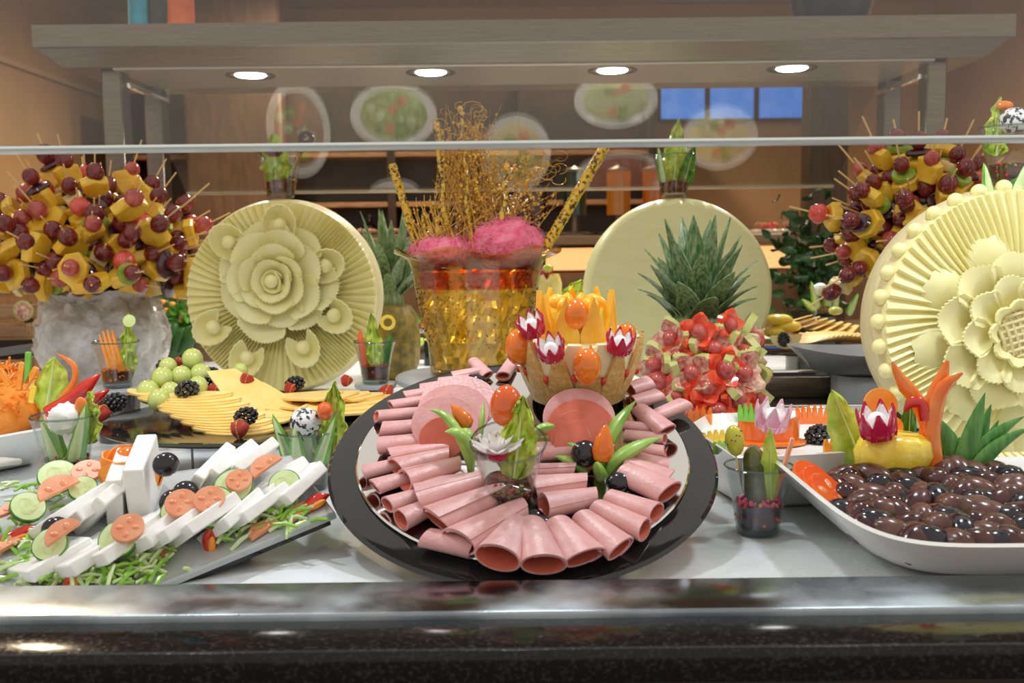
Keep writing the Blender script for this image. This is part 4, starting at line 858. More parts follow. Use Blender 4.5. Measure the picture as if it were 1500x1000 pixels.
ki_m = mesh('kiwi_piece', lathe([(0, -.004), (.017, -.004), (.018, 0), (.017, .004), (0, .005)], 16), kiwi)
sk_m = mesh('stick', tube([(0, 0, 0), (0, 0, 1)], .0016, 6), bamboo)
KIND = {'g': ('grape', gr_m, .026), 'l': ('grape', grl_m, .026), 'p': ('pineapple_chunk', None, .021), 'd': ('plum_half', pl_m, .014), 'w': ('watermelon_ball', wm_m, .030), 'a': ('apple_chunk', ap_m, .016), 'k': ('kiwi_piece', ki_m, .011)}
RECIPE = ['gpdgp', 'gpdap', 'wpdgk', 'ggpdp', 'lpgdp', 'gapgd', 'lpgdw', 'gdpag', 'gpkdg', 'gkpdg']
WNAME = {'p': 'pineapple', 'd': 'plum', 'g': 'grape', 'k': 'kiwi', 'a': 'apple', 'w': 'watermelon'}
RNAME = {'g': 'dark grape', 'l': 'light grape', 'w': 'watermelon ball'}
def skewer(o, d, L, rec, label, group, sc=1.0):
    t_ = thing('fruit_skewer', label, 'skewer', frame(o, d), group)
    ob('stick', sk_m, parent=t_, M=S(1, 1, L)); z = L-rnd(.018, .050)
    for ch in rec:
        nm_, me, step = KIND[ch]
        if me is None: me = random.choice(pc_m)
        z -= step/2*sc
        Mx = T(0, 0, z) @ R(rnd(0, 6.28)) @ R(rnd(-.4, .4), 'X') @ S(sc*rnd(.9, 1.1))
        if ch in 'p' and random.random() < .6: Mx = T(0, 0, z) @ R(rnd(0, 6.28)) @ R(PI/2+rnd(-.4, .4), 'X') @ S(sc*rnd(.85, 1.05)); z -= .010*sc
        ob(nm_, me, parent=t_, M=Mx); z -= step/2*sc
def bouquet(o, n_, Lr, group, where, elmin, sc=1.0, amin=0, amax=2*PI, back=.5, sq=1.0):
    k = 0; i = 0; seen = {}
    while k < n_ and i < 4000:
        i += 1; f = (k+.5)/n_; el = math.asin(min(1, math.sin(elmin)+(1-math.sin(elmin))*f)); az = k*2.39996+rnd(-.15, .15)
        d = V((math.cos(el)*math.cos(az)*sq, math.cos(el)*math.sin(az), math.sin(el)))
        k += 1
        if d.y > back: continue
        rec = RECIPE[k % len(RECIPE)]; L = rnd(*Lr)
        hz = ['far left', 'left', 'middle', 'right', 'far right'][min(4, int((d.x+1)*2.5))]; vt = ['lowest', 'low', 'mid', 'high', 'top'][min(4, int((el+.3)/1.87*5))]
        skewer(o, d, L, rec, '%s skewer over %s, %s %s in %s' % (RNAME[rec[0]], WNAME[rec[1]]+' and '+WNAME[rec[2]], vt, hz, where), group, sc)
ib = P(138, 560, z=.02); ibc = V((ib.x, 2.02, 0))
tb = thing('ice_bowl', 'cloudy ice bowl holding the left fruit skewers', 'ice bowl', T(ibc))
ice = mat('ice', (.50, .46, .42), .07, 0, (.93, .95, .97), 16, bump=1, bs=70, spec=.6, coat=.5)
nb_ = ice.node_tree.nodes['Principled BSDF']; nb_.inputs['Transmission Weight'].default_value = .32; nb_.inputs['Coat Weight'].default_value = 1; ice.node_tree.links.new(ice.node_tree.nodes['Bump'].outputs[0], nb_.inputs['Coat Normal']); ice.node_tree.nodes['Bump'].inputs['Distance'].default_value = .006; nb_.inputs['IOR'].default_value = 1.31
gi = lathe([(0, 0), (.085, 0), (.108, .012)] + [(.130-.000012*(k-13)**2*10-(.0016*(k-13)**2*.1 if k > 13 else .0004*(13-k)), .02+.0072*k) for k in range(24)] + [(.108, .198), (.098, .205), (.06, .20), (0, .19)], 120)
gi.v = [p*(1+.05*noise.noise(p*24)+.045*noise.noise(p*55)+.03*noise.noise(p*120)) for p in gi.v]
for p in gi.v: p.z = max(p.z, 0.0005)
ob('ice_body', gi, ice, tb); ob('white_core', ell(.095, .095, .085, 24, 14, .1, 3), mat('ice_core', (.72, .68, .62), .5, 0, (.88, .9, .92), 20), tb, T(0, 0, .095))
bouquet(ibc+V((-.005, -.01, .225)), 112, (.20, .305), 'fruit skewers in the ice bowl', 'ice bowl bouquet', -.12, 1.25)
# right bouquet in a glass stem
rc = P(1340, 330, Y=1.72); base = V((rc.x, 1.72, 0))
t = thing('skewer_pedestal', 'square glass column carrying the right fruit skewers', 'column', T(P(1283, 440, Y=1.80).x+.01, 1.74, 0))
ob('column', box(.05, .05, .22, .003, c=(0, 0, .11)), glassmat('column_glass', (.75, .77, .74), 1.6, .03, (.4, .42, .4)), t); ob('cap', box(.09, .09, .012, .003, c=(0, 0, .226)), steel, t)
fo = thing('foliage_ball', 'dark leafy ball holding the right fruit skewers', 'foliage', T(rc.x, 1.74, rc.z-.005)); ob('ball', ell(.06, .06, .065, 20, 12, .2, 4), mat('dark_foliage', (.015, .05, .012), .5, 0, (.04, .10, .02), 40, bump=1), fo)
bouquet(V((rc.x+.01, 1.73, rc.z-.02)), 100, (.14, .235), 'fruit skewers behind the sunflower cheese wheel', 'right bouquet', -.6, 1.05, back=.35)
# ================================================================== pineapples
pl_leafm = mat('pineapple_leaf', (.05, .12, .03), .33, 0, (.25, .33, .17), 30, stretch=(8, 8, 1))
pl_skin = mat('pineapple_skin', (.10, .09, .015), .5, 0, (.30, .20, .03), 60, bump=1, bs=90)
def crown(par, n_, L, W, z0, spread=1.0):
    cr_ = ob('crown_core', ell(W*.9, W*.9, L*.25, 12, 8), pl_leafm, par, T(0, 0, z0))
    for k in range(n_):
        f = k/n_; a = k*2.39996; ll = L*(.55+.5*f) if f < .8 else L*(1.02); cv = (1.15-1.05*f)*spread
        def lf(u, v, ll=ll, cv=cv):
            q = (u-.5)*2; w_ = W/2*(.75+.5*v)*(1-v**2.2)+.0004; out = .012+ll*(math.sin(cv*.5*(1+v*.9))*v*.9)
            return (out - .25*w_*(1-q*q), q*w_, ll*v*math.cos(cv*.55*(1+v*.5)) - .22*cv*ll*max(0, v-.55)**2)
        ob('leaf', sheet(lf, 4, 9, .0016), pl_leafm, cr_, R(a))
    return cr_
# pineapple behind the rose wheel
pp = V((P(572, 500, Y=2.12).x, 2.13, 0))
t = thing('pineapple', 'whole pineapple half hidden behind the rose carved cheese wheel', 'pineapple', T(pp))
gp = lathe([(0, 0), (.045, .002), (.058, .03), (.063, .08), (.058, .13), (.045, .155), (0, .165)], 48, lambda p, a, r, z: (p[0]*(1+.05*math.sin(a*9+z*90)*math.sin(a*9-z*90)), p[1]*(1+.05*math.sin(a*9+z*90)*math.sin(a*9-z*90)), z))
ob('body', gp, pl_skin, t); crown(t, 30, .20, .034, .16, 1.0)
# pineapple covered with fruit
fpc = P(1028, 600, Y=1.36); fY = 1.40
ft = thing('fruit_pineapple', 'pineapple studded with figs, strawberries and grapes in front of the plain wheel', 'pineapple', T(fpc.x, fY, 0))
ob('body', lathe([(0, 0), (.05, .002), (.068, .03), (.072, .07), (.066, .115), (.05, .150), (.03, .165), (0, .168)], 40), pl_skin, ft)
zc0 = P(1028, 470, Y=fY).z; crown(ft, 30, .162, .044, zc0-.015, 1.02)
def fig_bits(par, M, kind, s=1.0):
    fl = ob('fruit_flower', ell(.008*s, .008*s, .006*s, 8, 6), strawb_c if kind else fig_f, par, M)
    n_ = 5 if kind else 4
    for k in range(n_):
        a = 2*PI*k/n_
        if kind: ob('strawberry_wedge', sheet(lambda u, v: ((.022*v)*s, (u-.5)*.024*math.sin(PI*(.15+.8*v))*s, (.004+.010*v*v)*s), 4, 5, .007*s), strawb_c, fl, R(a))
        else: ob('fig_quarter', sheet(lambda u, v: ((.004+.024*v)*s, (u-.5)*.028*math.sin(PI*(.2+.75*v))*s, (.002+.014*v*v)*s), 4, 5, .008*s, 1), [fig_s, fig_f], fl, R(a))
    ob('grape', ell(.0105*s, .0105*s, .0112*s, 14, 10), grape_l, fl, T(0, 0, .010*s))
for px, py, kd in ((1050, 478, 1), (978, 498, 0), (1028, 512, 0), (1085, 507, 0), (986, 524, 1), (958, 538, 0), (1000, 545, 0), (1062, 548, 0), (1100, 560, 0), (1018, 566, 1), (1056, 585, 1), (980, 580, 1), (1088, 592, 1), (1030, 600, 1), (998, 606, 1), (1066, 522, 0), (1040, 540, 1), (964, 560, 0), (1100, 535, 0), (1010, 488, 1), (1010, 620, 1), (1060, 612, 1)):
    xo = P(px, py, Y=fY).x-fpc.x; zz = P(px, py, Y=fY-.07).z
    rr = .078 if zz < .12 else .066; xo = max(-rr*1.05, min(rr*1.05, xo)); yo = -math.sqrt(max(.0002, rr*rr-min(xo*xo, rr*rr*.97)))
    nrm = V((xo, yo, .012)).normalized(); p = V((xo, yo, zz))
    fig_bits(ft, frame(p, nrm) @ R(rnd(0, 1.5)), kd, rnd(.95, 1.35))
# ================================================================== olive bowl
ob_c = V((P(1440, 735, Y=.935).x-.006, .935, 0)); ox_, oy_ = .189, .160
def orim(a): return .0415+.030*abs(math.cos(a))**2.2*(1 if math.cos(a) < 0 else .4)
def bowl_ring(k, dz_=0, n_=96):
    out = []
    for i in range(n_):
        a = 2*PI*i/n_; zr = orim(a); ca_, sa_ = math.cos(a), math.sin(a); x, y = ox_*math.copysign(abs(ca_)**.40, ca_), oy_*math.copysign(abs(sa_)**.40, sa_)
        fx = .50+.50*k**.55; out.append((x*fx, y*(.62+.38*k**.5), zr*k+dz_))
    return out
ks = [0, .06, .2, .4, .6, .8, .92, 1]
vv = []; N_ = 96
rings = [bowl_ring(k) for k in ks] + [[(x*.985, y*.98, z+.0022) for x, y, z in bowl_ring(1)]] + [[(x*.965, y*.955, max(.006, z-.001)) for x, y, z in bowl_ring(k)] for k in reversed(ks[1:])]
for q in rings: vv += q
ff = [(j*N_+i, j*N_+(i+1) % N_, (j+1)*N_+(i+1) % N_, (j+1)*N_+i) for j in range(len(rings)-1) for i in range(N_)] + [tuple(reversed(range(N_))), tuple(range((len(rings)-1)*N_, len(rings)*N_))]
t = thing('olive_bowl', 'large white oval porcelain bowl heaped with dark olives at the front right', 'bowl', T(ob_c.x, ob_c.y, .0005))
ob('bowl', geo(vv, ff), porcelain, t)
ol_m = {}
for nm, m in (('b', olive_b), ('r', olive_br), ('m', olive_m)):
    for s in range(2):
        ol_m[nm+str(s)] = mesh('olive', ell(.0185+.002*s, .0128, .0125, 16, 10, .05, 2, s+3), m)
pit = mesh('stem_scar', ell(.002, .0018, .001, 7, 4), mat('olive_scar', (.02, .008, .005), .6))
def olive(px, py, kind, k):
    Y = .802 + (803-py)/113*.19
    p = P(px, py, Y=Y)
    while abs((p.x-ob_c.x)/.148)**4+abs((p.y-ob_c.y)/.124)**4 > 1 and Y < .93: Y += .005; p = P(px, py, Y=Y)
    if p.z < .032: p.z = .032
    lab = {'b': 'glossy black olive', 'r': 'brown olive', 'm': 'dark maroon olive'}[kind]
    row = ['back', 'upper', 'middle', 'lower', 'front'][min(4, int((py-685)/24))]; col = ['far left', 'left', 'centre left', 'centre', 'centre right', 'right', 'far right'][min(6, int((px-1220)/44))]
    o = thing('olive', '%s in the %s row, %s of the heaped olive bowl' % (lab, row, col), 'olive', T(p) @ Euler((rnd(-.5, .5), rnd(-.6, .6), rnd(0, 3.1))).to_matrix().to_4x4() @ S(rnd(1.0, 1.25)), 'olives in the white bowl')
    ob('flesh', ol_m[kind+str(k % 2)], parent=o); ob('stem_scar', pit, parent=o, M=T(.0185, 0, 0) @ R(PI/2, 'Y'))
ol = [(1242, 703, 'm'), (1232, 700, 'r'), (1262, 697, 'm'), (1285, 703, 'r'), (1250, 716, 'r'), (1314, 703, 'b'), (1346, 700, 'r'), (1382, 693, 'r'), (1402, 690, 'r'), (1366, 706, 'm'), (1391, 715, 'r'), (1416, 703, 'b'), (1448, 709, 'm'), (1472, 703, 'b'), (1412, 715, 'm'), (1436, 722, 'r'), (1478, 718, 'r'), (1495, 722, 'r'), (1239, 728, 'm'), (1275, 729, 'r'), (1307, 728, 'r'), (1338, 718, 'b'), (1372, 731, 'b'), (1340, 740, 'm'), (1405, 729, 'm'), (1429, 746, 'r'), (1462, 737, 'm'), (1486, 733, 'r'), (1238, 752, 'b'), (1262, 757, 'm'), (1278, 747, 'b'), (1318, 757, 'm'), (1297, 754, 'r'), (1371, 757, 'm'), (1415, 750, 'r'), (1450, 757, 'r'), (1485, 757, 'm'), (1268, 770, 'm'), (1372, 775, 'r'), (1310, 782, 'r'), (1342, 785, 'r'), (1410, 782, 'b'), (1440, 786, 'r'), (1480, 795, 'm'), (1368, 795, 'b'), (1398, 800, 'r'), (1460, 802, 'b'), (1330, 770, 'm'), (1352, 760, 'r'), (1395, 765, 'b'), (1432, 772, 'm'), (1465, 778, 'r'), (1498, 775, 'b'), (1290, 772, 'b'), (1500, 800, 'r'), (1420, 735, 'b'), (1320, 712, 'm'), (1456, 695, 'm'), (1430, 697, 'r'), (1500, 742, 'b'), (1350, 727, 'r'), (1260, 740, 'r'), (1225, 716, 'm'), (1290, 716, 'b'), (1340, 798, 'm'), (1422, 806, 'm'), (1520, 760, 'r'), (1525, 730, 'm'), (1530, 790, 'b'), (1515, 712, 'b'), (1300, 740, 'm'), (1322, 735, 'b'), (1390, 745, 'r'), (1440, 735, 'b'), (1470, 762, 'b')]
for k, (x, y, c) in enumerate(ol): olive(x, y, c, k)
fill = ell(.150, .120, .016, 40, 12); ob('olive_bed', fill, olive_m, t, T(.01, .0, .020), label='dark olives deeper in the bowl')
for k, (px, py, tw_) in enumerate(((1196, 712, .0), (1206, 719, .12), (1216, 726, .25))):
    M = frame(P(px, py, Y=.925-.007*k), (.50, -.48, .72), P(1235, 758, Y=.915)-P(1165, 692, Y=.935))
    tom_slice(M, .029-.002*k, .004, 'large red tomato slice leaning on the olive bowl rim, %s of three' % ['outer', 'middle', 'inner'][k], group='tomato slices on the bowl'); o = bpy.context.scene.objects
for ob_ in [x for x in bpy.data.objects if x.name.startswith('tomato_slice') and x.get('group') == 'tomato slices on the bowl']:
    for c in ob_.children:
        if c.name.startswith('flesh'): c.data.materials[0] = tomato
# lemon, radish, peppers, aloe in the olive bowl
le = thing('lemon_basket', 'grooved yellow lemon half sitting on the olives', 'lemon', T(P(1307, 668, Y=1.0)) @ R(.15, 'Y'))
ob('peel', lathe([(0, -.026), (.02, -.024), (.034, -.012), (.038, .004), (.034, .018), (.026, .024), (0, .026)], 60, lambda p, a, r, z: (p[0]*1.0*(1+.035*math.sin(a*11+z*50)), p[1]*.85*(1+.035*math.sin(a*11+z*50)), z+.1*p[0])), lemon, le)
radish_flower(T(P(1288, 640, Y=.985)) @ R(-.25, 'Y') @ R(.25, 'X'), .024, 'red radish crown with white teeth on the lemon', 7, open_=.45)
M, L = rel((1268, 690), (1216, 572), 1.02); lettuce(M, L*1.02, .038, 'tall pointed romaine leaf at the left of the olive bowl', ruf=.05, cup=.6, tip=.75)
M, L = rel((1330, 690), (1330, 560), 1.06); lettuce(M, L*.95, .022, 'narrow green leaf behind the orange pepper strips', True, ruf=.05)
M, L = rel((1380, 690), (1386, 640), 1.05); lettuce(M, L, .03, 'short green leaf at the foot of the aloe', True, ruf=.05)
def strip(pts, r, m, name, label, cat, Y=1.0, flat=.5, n_=10):
    q = [P(x, y, Y=Y) for x, y in pts]; out = []
    for k in range(n_+1):
        t_ = k/n_*(len(q)-1); i_ = min(int(t_), len(q)-2); f_ = t_-i_
        p0, p1, p2, p3 = q[max(i_-1, 0)], q[i_], q[i_+1], q[min(i_+2, len(q)-1)]
        out.append(.5*((2*p1)+(p2-p0)*f_+(2*p0-5*p1+4*p2-p3)*f_*f_+(3*p1-p0-3*p2+p3)*f_**3))
    rr = [r*(1-.12*k/n_)*(1 if k < n_*.7 else 1-.8*((k/n_-.7)/.3)) for k in range(n_+1)]
    return item(name, tube(out, rr, 10, flat, (1, 0, 0)), m, None, label, cat)
strip([(1372, 692), (1365, 640), (1345, 590), (1322, 560), (1307, 530)], .0085, orange_pep, 'pepper_strip', 'orange pepper strip curving left above the olives', 'pepper', 1.01)
strip([(1366, 690), (1362, 630), (1372, 580), (1388, 528)], .0115, orange_pep, 'pepper_strip', 'tallest orange pepper strip above the olives', 'pepper', 1.0)
strip([(1372, 690), (1366, 625), (1380, 570), (1410, 546)], .008, orange_pep, 'pepper_strip', 'orange pepper strip curling right above the olives', 'pepper', .99)
strip([(1356, 615), (1350, 592), (1335, 590), (1325, 603)], .006, chili, 'pepper_tip', 'small red pepper tip bent over the orange strips', 'pepper', .99)
ca = thing('carrot_flower', 'orange carrot rounds behind the radish crown', 'carrot', T(P(1288, 610, Y=1.04)))
for k, (x, z, s) in enumerate(((0, .012, 1), (-.008, -.012, .75), (.012, -.010, .6))): ob('carrot_round', lathe([(0, 0), (.018, 0), (.0185, .002), (.018, .004), (0, .004)], 18), carrot, ca, T(x, -.003*k, z) @ R(PI/2-.2, 'X') @ S(s))
item('yellow_flower', tooth_fan(5, .02, .018, .003), lemon, T(P(1268, 625, Y=1.06)), 'tiny yellow pepper flower beside the carrot rounds', 'pepper')
al = thing('aloe_leaves', 'spiky green aloe like leaves at the right of the olive bowl', 'leaves', T(P(1418, 692, Y=1.03)))
al_o = P(1418, 692, Y=1.03); alm = mat('aloe', (.05, .22, .035), .28, 0, (.14, .36, .08), 30, stretch=(6, 6, 1))
for pts, wd, dY in (([(1405, 690), (1396, 640), (1364, 606)], .011, -.01), ([(1412, 690), (1420, 640), (1443, 575)], .0125, -.015), ([(1424, 690), (1440, 640), (1500, 610)], .011, -.012), ([(1430, 690), (1450, 650), (1512, 625)], .009, -.02), ([(1426, 690), (1434, 640), (1452, 592)], .010, .01), ([(1420, 692), (1440, 660), (1463, 615)], .010, 0), ([(1410, 692), (1412, 660), (1405, 640)], .010, .012)):
    a, b, c = [P(*q, Y=1.03+dY)-al_o for q in pts]
    q = [a*(1-k/9)**2+b*2*(k/9)*(1-k/9)+c*(k/9)**2 for k in range(10)]
    ob('leaf', tube(q, [wd*(1-.1*k/9)*(1-(k/9)**2.5)+.0004 for k in range(10)], 8, .38, (1, 0, 0)), alm, al)
blackberry(T(P(1382, 650, Y=1.09)), .010, 'blackberry behind the pepper strips in the olive bowl')
tt = thing('butter_plate', 'pale yellow butter cheese sticks fanned at the right edge behind the olives', 'cheese', T(P(1490, 672, Y=1.13)))
for k in range(9): ob('cheese_stick', box(.008, .09, .006, .001), pale_cheese, tt, T(-.035+.011*k, 0, -.004) @ R(-.35+.03*k))
t = thing('small_platter', 'small black platter under the butter cheese sticks', 'platter', T(P(1490, 672, Y=1.13).x, 1.13, 0)); zq = P(1490, 672, Y=1.13).z
ob('plate', lathe([(0, zq-.012), (.07, zq-.012), (.072, zq-.009), (0, zq-.0085)], 40), blackglass, t); ob('foot', lathe([(0, 0), (.03, 0), (.03, zq-.012), (0, zq-.012)], 24), dark_steel, t)
# ================================================================== square white dish
sd_c = [P(1007, 625, z=.076), P(1078, 672, z=.066), P(1268, 662, z=.066), P(1230, 600, z=.070), P(1036, 608, z=.074)]
cn_ = sum(sd_c, V())/5
def dring(k, h, up=0):
    out = []
    for i in range(5):
        p0, p1 = sd_c[i], sd_c[(i+1) % 5]
        for j in range(6):
            p = p0.lerp(p1, j/6); q = cn_+(p-cn_)*k; out.append((q.x, q.y, (p.z+up)*h))
    return out
rg_ = [dring(.62, 0), dring(.70, .10), dring(.84, .5), dring(.97, .93), dring(1, 1), dring(.985, 1.02), dring(.94, .93), dring(.90, .86)]
vv = [p for q in rg_ for p in q]; m_ = 30
ff = [(j*m_+i, j*m_+(i+1) % m_, (j+1)*m_+(i+1) % m_, (j+1)*m_+i) for j in range(len(rg_)-1) for i in range(m_)] + [tuple(reversed(range(m_)))]
t = thing('square_dish', 'white angular porcelain dish of creamy dip garnished with vegetables', 'dish', T(0, 0, .0005))
ob('dish', geo(vv, ff), porcelain, t, ang=50)
dp = dring(.905, .87); ob('creamy_dip', geo(dp+[(cn_.x, cn_.y, .0625)], [(i, (i+1) % 30, 30) for i in range(30)]), mat('cream', (.86, .85, .82), .3, bump=.5, bs=30), t)
def ond(px, py, h=0): return P(px, py, z=.062+h)
radish_flower(T(ond(1128, 630, .022)) @ R(.2, 'X') @ R(.1, 'Y'), .0225, 'pink and white onion flower in the middle of the square dish', 7, onion_r, .6, 'onion_flower', 'onion')
cf = thing('pepper_cup', 'orange pepper cup under the onion flower', 'pepper', T(ond(1132, 652, .0)))
for k in range(3): ob('pepper_wall', sheet(lambda u, v: (.036*math.sin((u-.5)*2.4)*(1-.1*k), -.030*math.cos((u-.5)*2.4)*(1-.2*k)+.03, -.002+(.026-.004*k)*v+.006*u), 12, 4, .003), orange_pep, cf, T(.002*k, .012*k, 0) @ R(.4*k))
ob('pepper_floor', lathe([(0, 0), (.04, .0), (.041, .003), (0, .004)], 24, lambda p, a, r, z: (p[0], p[1]*.6, z)), orange_pep, cf, T(0, .012, 0))
for px, py, n_, w_, h_, m__, ya, nm, lb in ((1193, 618, 7, .042, .026, orange_pep, 0, 'pepper_comb', 'orange pepper cut into a comb at the back right of the square dish'), (1224, 660, 4, .024, .018, carrot, 0, 'pepper_comb', 'small orange comb at the front right of the square dish'), (1095, 618, 4, .024, .028, cuc_green, .2, 'cucumber_comb', 'green cucumber comb left of the onion flower'), (1026, 622, 4, .026, .028, orange_pep, -.3, 'pepper_comb', 'orange pepper crown on the left rim of the square dish'), (1048, 650, 5, .034, .020, lemon, .4, 'pepper_comb', 'yellow pepper flower on the left rim of the square dish'), (1058, 658, 4, .020, .014, bean, .3, 'pepper_comb', 'light green pepper piece in front of the yellow flower')):
    p = ond(px, py, .002); item(nm, tooth_fan(n_, w_, h_, .004, 1.4), m__, T(p.x, p.y, p.z-.004) @ R(ya) @ R(.15, 'X'), lb, 'vegetable')
item('cucumber_end', ell(.012, .012, .009, 14, 8), cuc_flesh, T(ond(1098, 630, .004)), 'pale cut cucumber end below the green comb', 'vegetable')
blackberry(T(ond(1198, 637, .008)) @ R(1.2, 'Y'), .0115, 'blackberry on the white dip of the square dish'); blackberry(T(ond(1092, 638, .006)) @ R(1.2, 'Y'), .008, 'half hidden blackberry beside the green comb')
# ================================================================== carrot bowl at the left edge
cb = thing('carrot_dish', 'white porcelain dish of shredded carrot at the left edge', 'dish', T(0, 0, .0005))
q = [P(78, 627, z=.062), P(-80, 655, z=.062), P(-130, 560, z=.062), P(45, 545, z=.062)]; cc_ = sum(q, V())/4
def cring(k, h): return [tuple(V((cc_.x, cc_.y, 0))+(V((p.x, p.y, 0))-V((cc_.x, cc_.y, 0)))*k+V((0, 0, p.z*h))) for i in range(4) for p in [q[i].lerp(q[(i+1) % 4], j/6) for j in range(6)]]
rg_ = [cring(.66, 0), cring(.74, .08), cring(.92, .7), cring(1, 1), cring(.985, 1.03), cring(.93, .9)]
ob('dish', geo([p for r_ in rg_ for p in r_], [(j*24+i, (j+1)*24+i, (j+1)*24+(i+1) % 24, j*24+(i+1) % 24) for j in range(5) for i in range(24)] + [tuple(range(24))]), porcelain, cb, ang=50)
g = G()
for i in range(900):
    r_ = math.sqrt(random.random()); a = rnd(0, 6.28); c = V((cc_.x+.10*r_*math.cos(a), cc_.y+.13*r_*math.sin(a), .055+.055*(1-r_**2)+rnd(-.004, .004)))
    d = V((rnd(-1, 1), rnd(-1, 1), rnd(-.5, .4))).normalized()*rnd(.012, .022); g.add(tube([c-d, c+V((0, 0, rnd(0, .006))), c+d], .0017, 4))
g.add(ell(.10, .13, .052, 24, 12), T(cc_.x, cc_.y, .054))
tag(ob('shredded_carrot', g, carrot, kind='stuff'), 'heap of shredded orange carrot in the white dish', 'carrot')
tip = thing('white_plate', 'tip of a white plate at the left edge in front of the carrot dish', 'plate', T(P(0, 677, Y=1.02)))
ob('plate', prism([(-.10, -.03), (.0, -.012), (.021, .004), (.0, .012), (-.10, .02)], .006, -.003, .0015), porcelain, tip); zt_ = P(0, 677, Y=1.02).z
ob('foot', box(.06, .02, zt_-.004, .002, c=(-.06, -.004, -(zt_+.003)/2)), porcelain, tip)
M, L = rel((68, 605), (84, 522), 1.36); lettuce(M, L, .052, 'broad green romaine leaf behind the shredded carrot', ruf=.03, tip=.7)
strip([(92, 580), (108, 560), (108, 535), (84, 518)], .0045, orange_pep, 'pepper_strip', 'thin orange pepper strip curling beside the romaine leaf', 'pepper', 1.33)
strip([(70, 605), (110, 580), (146, 548)], .010, chili, 'red_chili', 'long red chili pointing up right beside the carrot dish', 'chili', 1.30, .9)
strip([(95, 604), (130, 590), (160, 570)], .007, chili, 'red_chili', 'shorter red chili under the long one', 'chili', 1.32, .9)
for k, (p0, p1, m__) in enumerate((((28, 570), (33, 530), carrot), ((36, 568), (54, 538), carrot), ((14, 565), (0, 540), carrot), ((40, 562), (42, 515), cuc_green), ((46, 590), (50, 565), lemon))):
    M, L = rel(p0, p1, 1.36); item('vegetable_stick', box(.008, .006, L, .001, c=(0, 0, L/2)), m__, M, ['upright carrot stick behind the shredded carrot', 'slanting carrot stick behind the shredded carrot', 'carrot stick leaning left at the picture edge', 'thin green cucumber stick behind the carrot', 'short yellow stick beside the romaine leaf'][k], 'vegetable', 'vegetable sticks')
# ================================================================== garnished glasses
def seed_ball(M, r, label): return item('seeded_cheese_ball', ell(r, r, r*.92, 22, 14, .06, 3), seedball, M, label, 'cheese ball')
def spear(p0, p1, Y, W, label, m=cuc_green, nm='cucumber_spear', cat='cucumber', Y1=None):
    M, L = rel(p0, p1, Y, Y1); o = thing(nm, label, cat, M)
    ob('skin', leaf_g(L, W, 0, 0, .45, .5, 10, 0, .004), m, o); ob('flesh', leaf_g(L*.96, W*.6, 0, 0, .3, .5, 8, 0, .003), cuc_flesh, o, T(0, -.003, .0)); return o
# front right
gY = .972; b = P(1110, 781, z=.0); verrine(T(b.x, b.y, .0008), 'small glass tumbler with purple dressing in front of the square dish', purple, .030, strawb_c)
o = thing('pomegranate_seeds', 'pink pomegranate seeds on the purple dressing', 'seeds', T(b.x, b.y, .031)); o['kind'] = 'stuff'
g = G()
for i in range(40): a = rnd(0, 6.28); r_ = .021*math.sqrt(random.random()); g.add(ell(.0024, .002, .0026, 7, 5), T(r_*math.cos(a), r_*math.sin(a), rnd(0, .004)))
ob('seeds', g, mat('pink_seed', (.70, .06, .16), .15, coat=.4), o, kind='stuff')
yy = b.y
o = thing('stuffed_olive', 'yellow green seeded olive on a pick in the front right glass', 'olive', frame(P(1076, 645, Y=yy), (-.12, 0, 1))); ob('flesh', ell(.0095, .0095, .0155, 16, 11), mat('yellow_olive', (.52, .50, .04), .15, coat=.4), o); q_ = G()
for i in range(16): a = i*2.4; z_ = -.9+1.8*((i*.37) % 1); r_ = math.sqrt(1-z_*z_); q_.add(ell(.0009, .0009, .0007, 5, 4), T(.0096*r_*math.cos(a), .0096*r_*math.sin(a), .0156*z_))
ob('seeds', q_, mat('black_seed', (.02, .02, .02), .4), o); ob('pick', tube([(0, 0, -.034), (0, 0, -.014)], .001, 6), bamboo, o)
M, L = rel((1108, 730), (1103, 652), yy+.006); o = thing('pickled_cucumber', 'dark pickled gherkin standing in the front right glass', 'pickle', M); ob('flesh', tube([(0, 0, L*k/8) for k in range(9)], [.012, .0125, .0125, .0125, .012, .012, .011, .009, .003], 14), mat('gherkin', (.05, .06, .01), .15, 0, (.12, .13, .025), 50, bump=.9, bs=120, coat=.5), o)
M, L = rel((1130, 732), (1125, 625), yy-.004); lettuce(M, L, .017, 'slim yellow green leaf in the front right glass', ruf=.05, tip=.8)
M, L = rel((1133, 735), (1161, 641), yy); item('carrot_stick', box(.0045, .004, L, .001, c=(0, 0, L/2)), tomato_pale, M, 'pale orange stick leaning right in the front right glass', 'vegetable')
# left of the feta
Yl = 1.03; zb = P(99, 700, Y=Yl).z; b1 = P(99, 700, Y=Yl)
t = thing('grey_block', 'low grey block under the glass behind the feta tray', 'block', T(b1.x, Yl, 0)); ob('block', box(.05, .05, zb-.002, .003, c=(0, 0, (zb-.002)/2)), greyporc, t)
verrine(T(b1.x, Yl, zb-.001), 'small glass tumbler with cucumber spears beside the carrot dish', syrup, .022)
spear((88, 690), (60, 612), Yl, .014, 'leftmost cucumber spear in the glass beside the carrot dish'); spear((95, 690), (76, 605), Yl+.01, .012, 'second cucumber spear in the glass beside the carrot dish'); spear((105, 690), (127, 592), Yl-.006, .018, 'broad cucumber spear in the glass beside the carrot dish')
item('cheese_cream', ell(.017, .015, .016, 18, 12, .25, 4), feta, T(P(95, 613, Y=Yl)), 'white cheese lump in the glass beside the carrot dish', 'cheese')
M, L = rel((128, 650), (135, 572), Yl+.01); lettuce(M, L, .022, 'curly yellow leaf tip in the glass beside the carrot dish', ruf=.25)
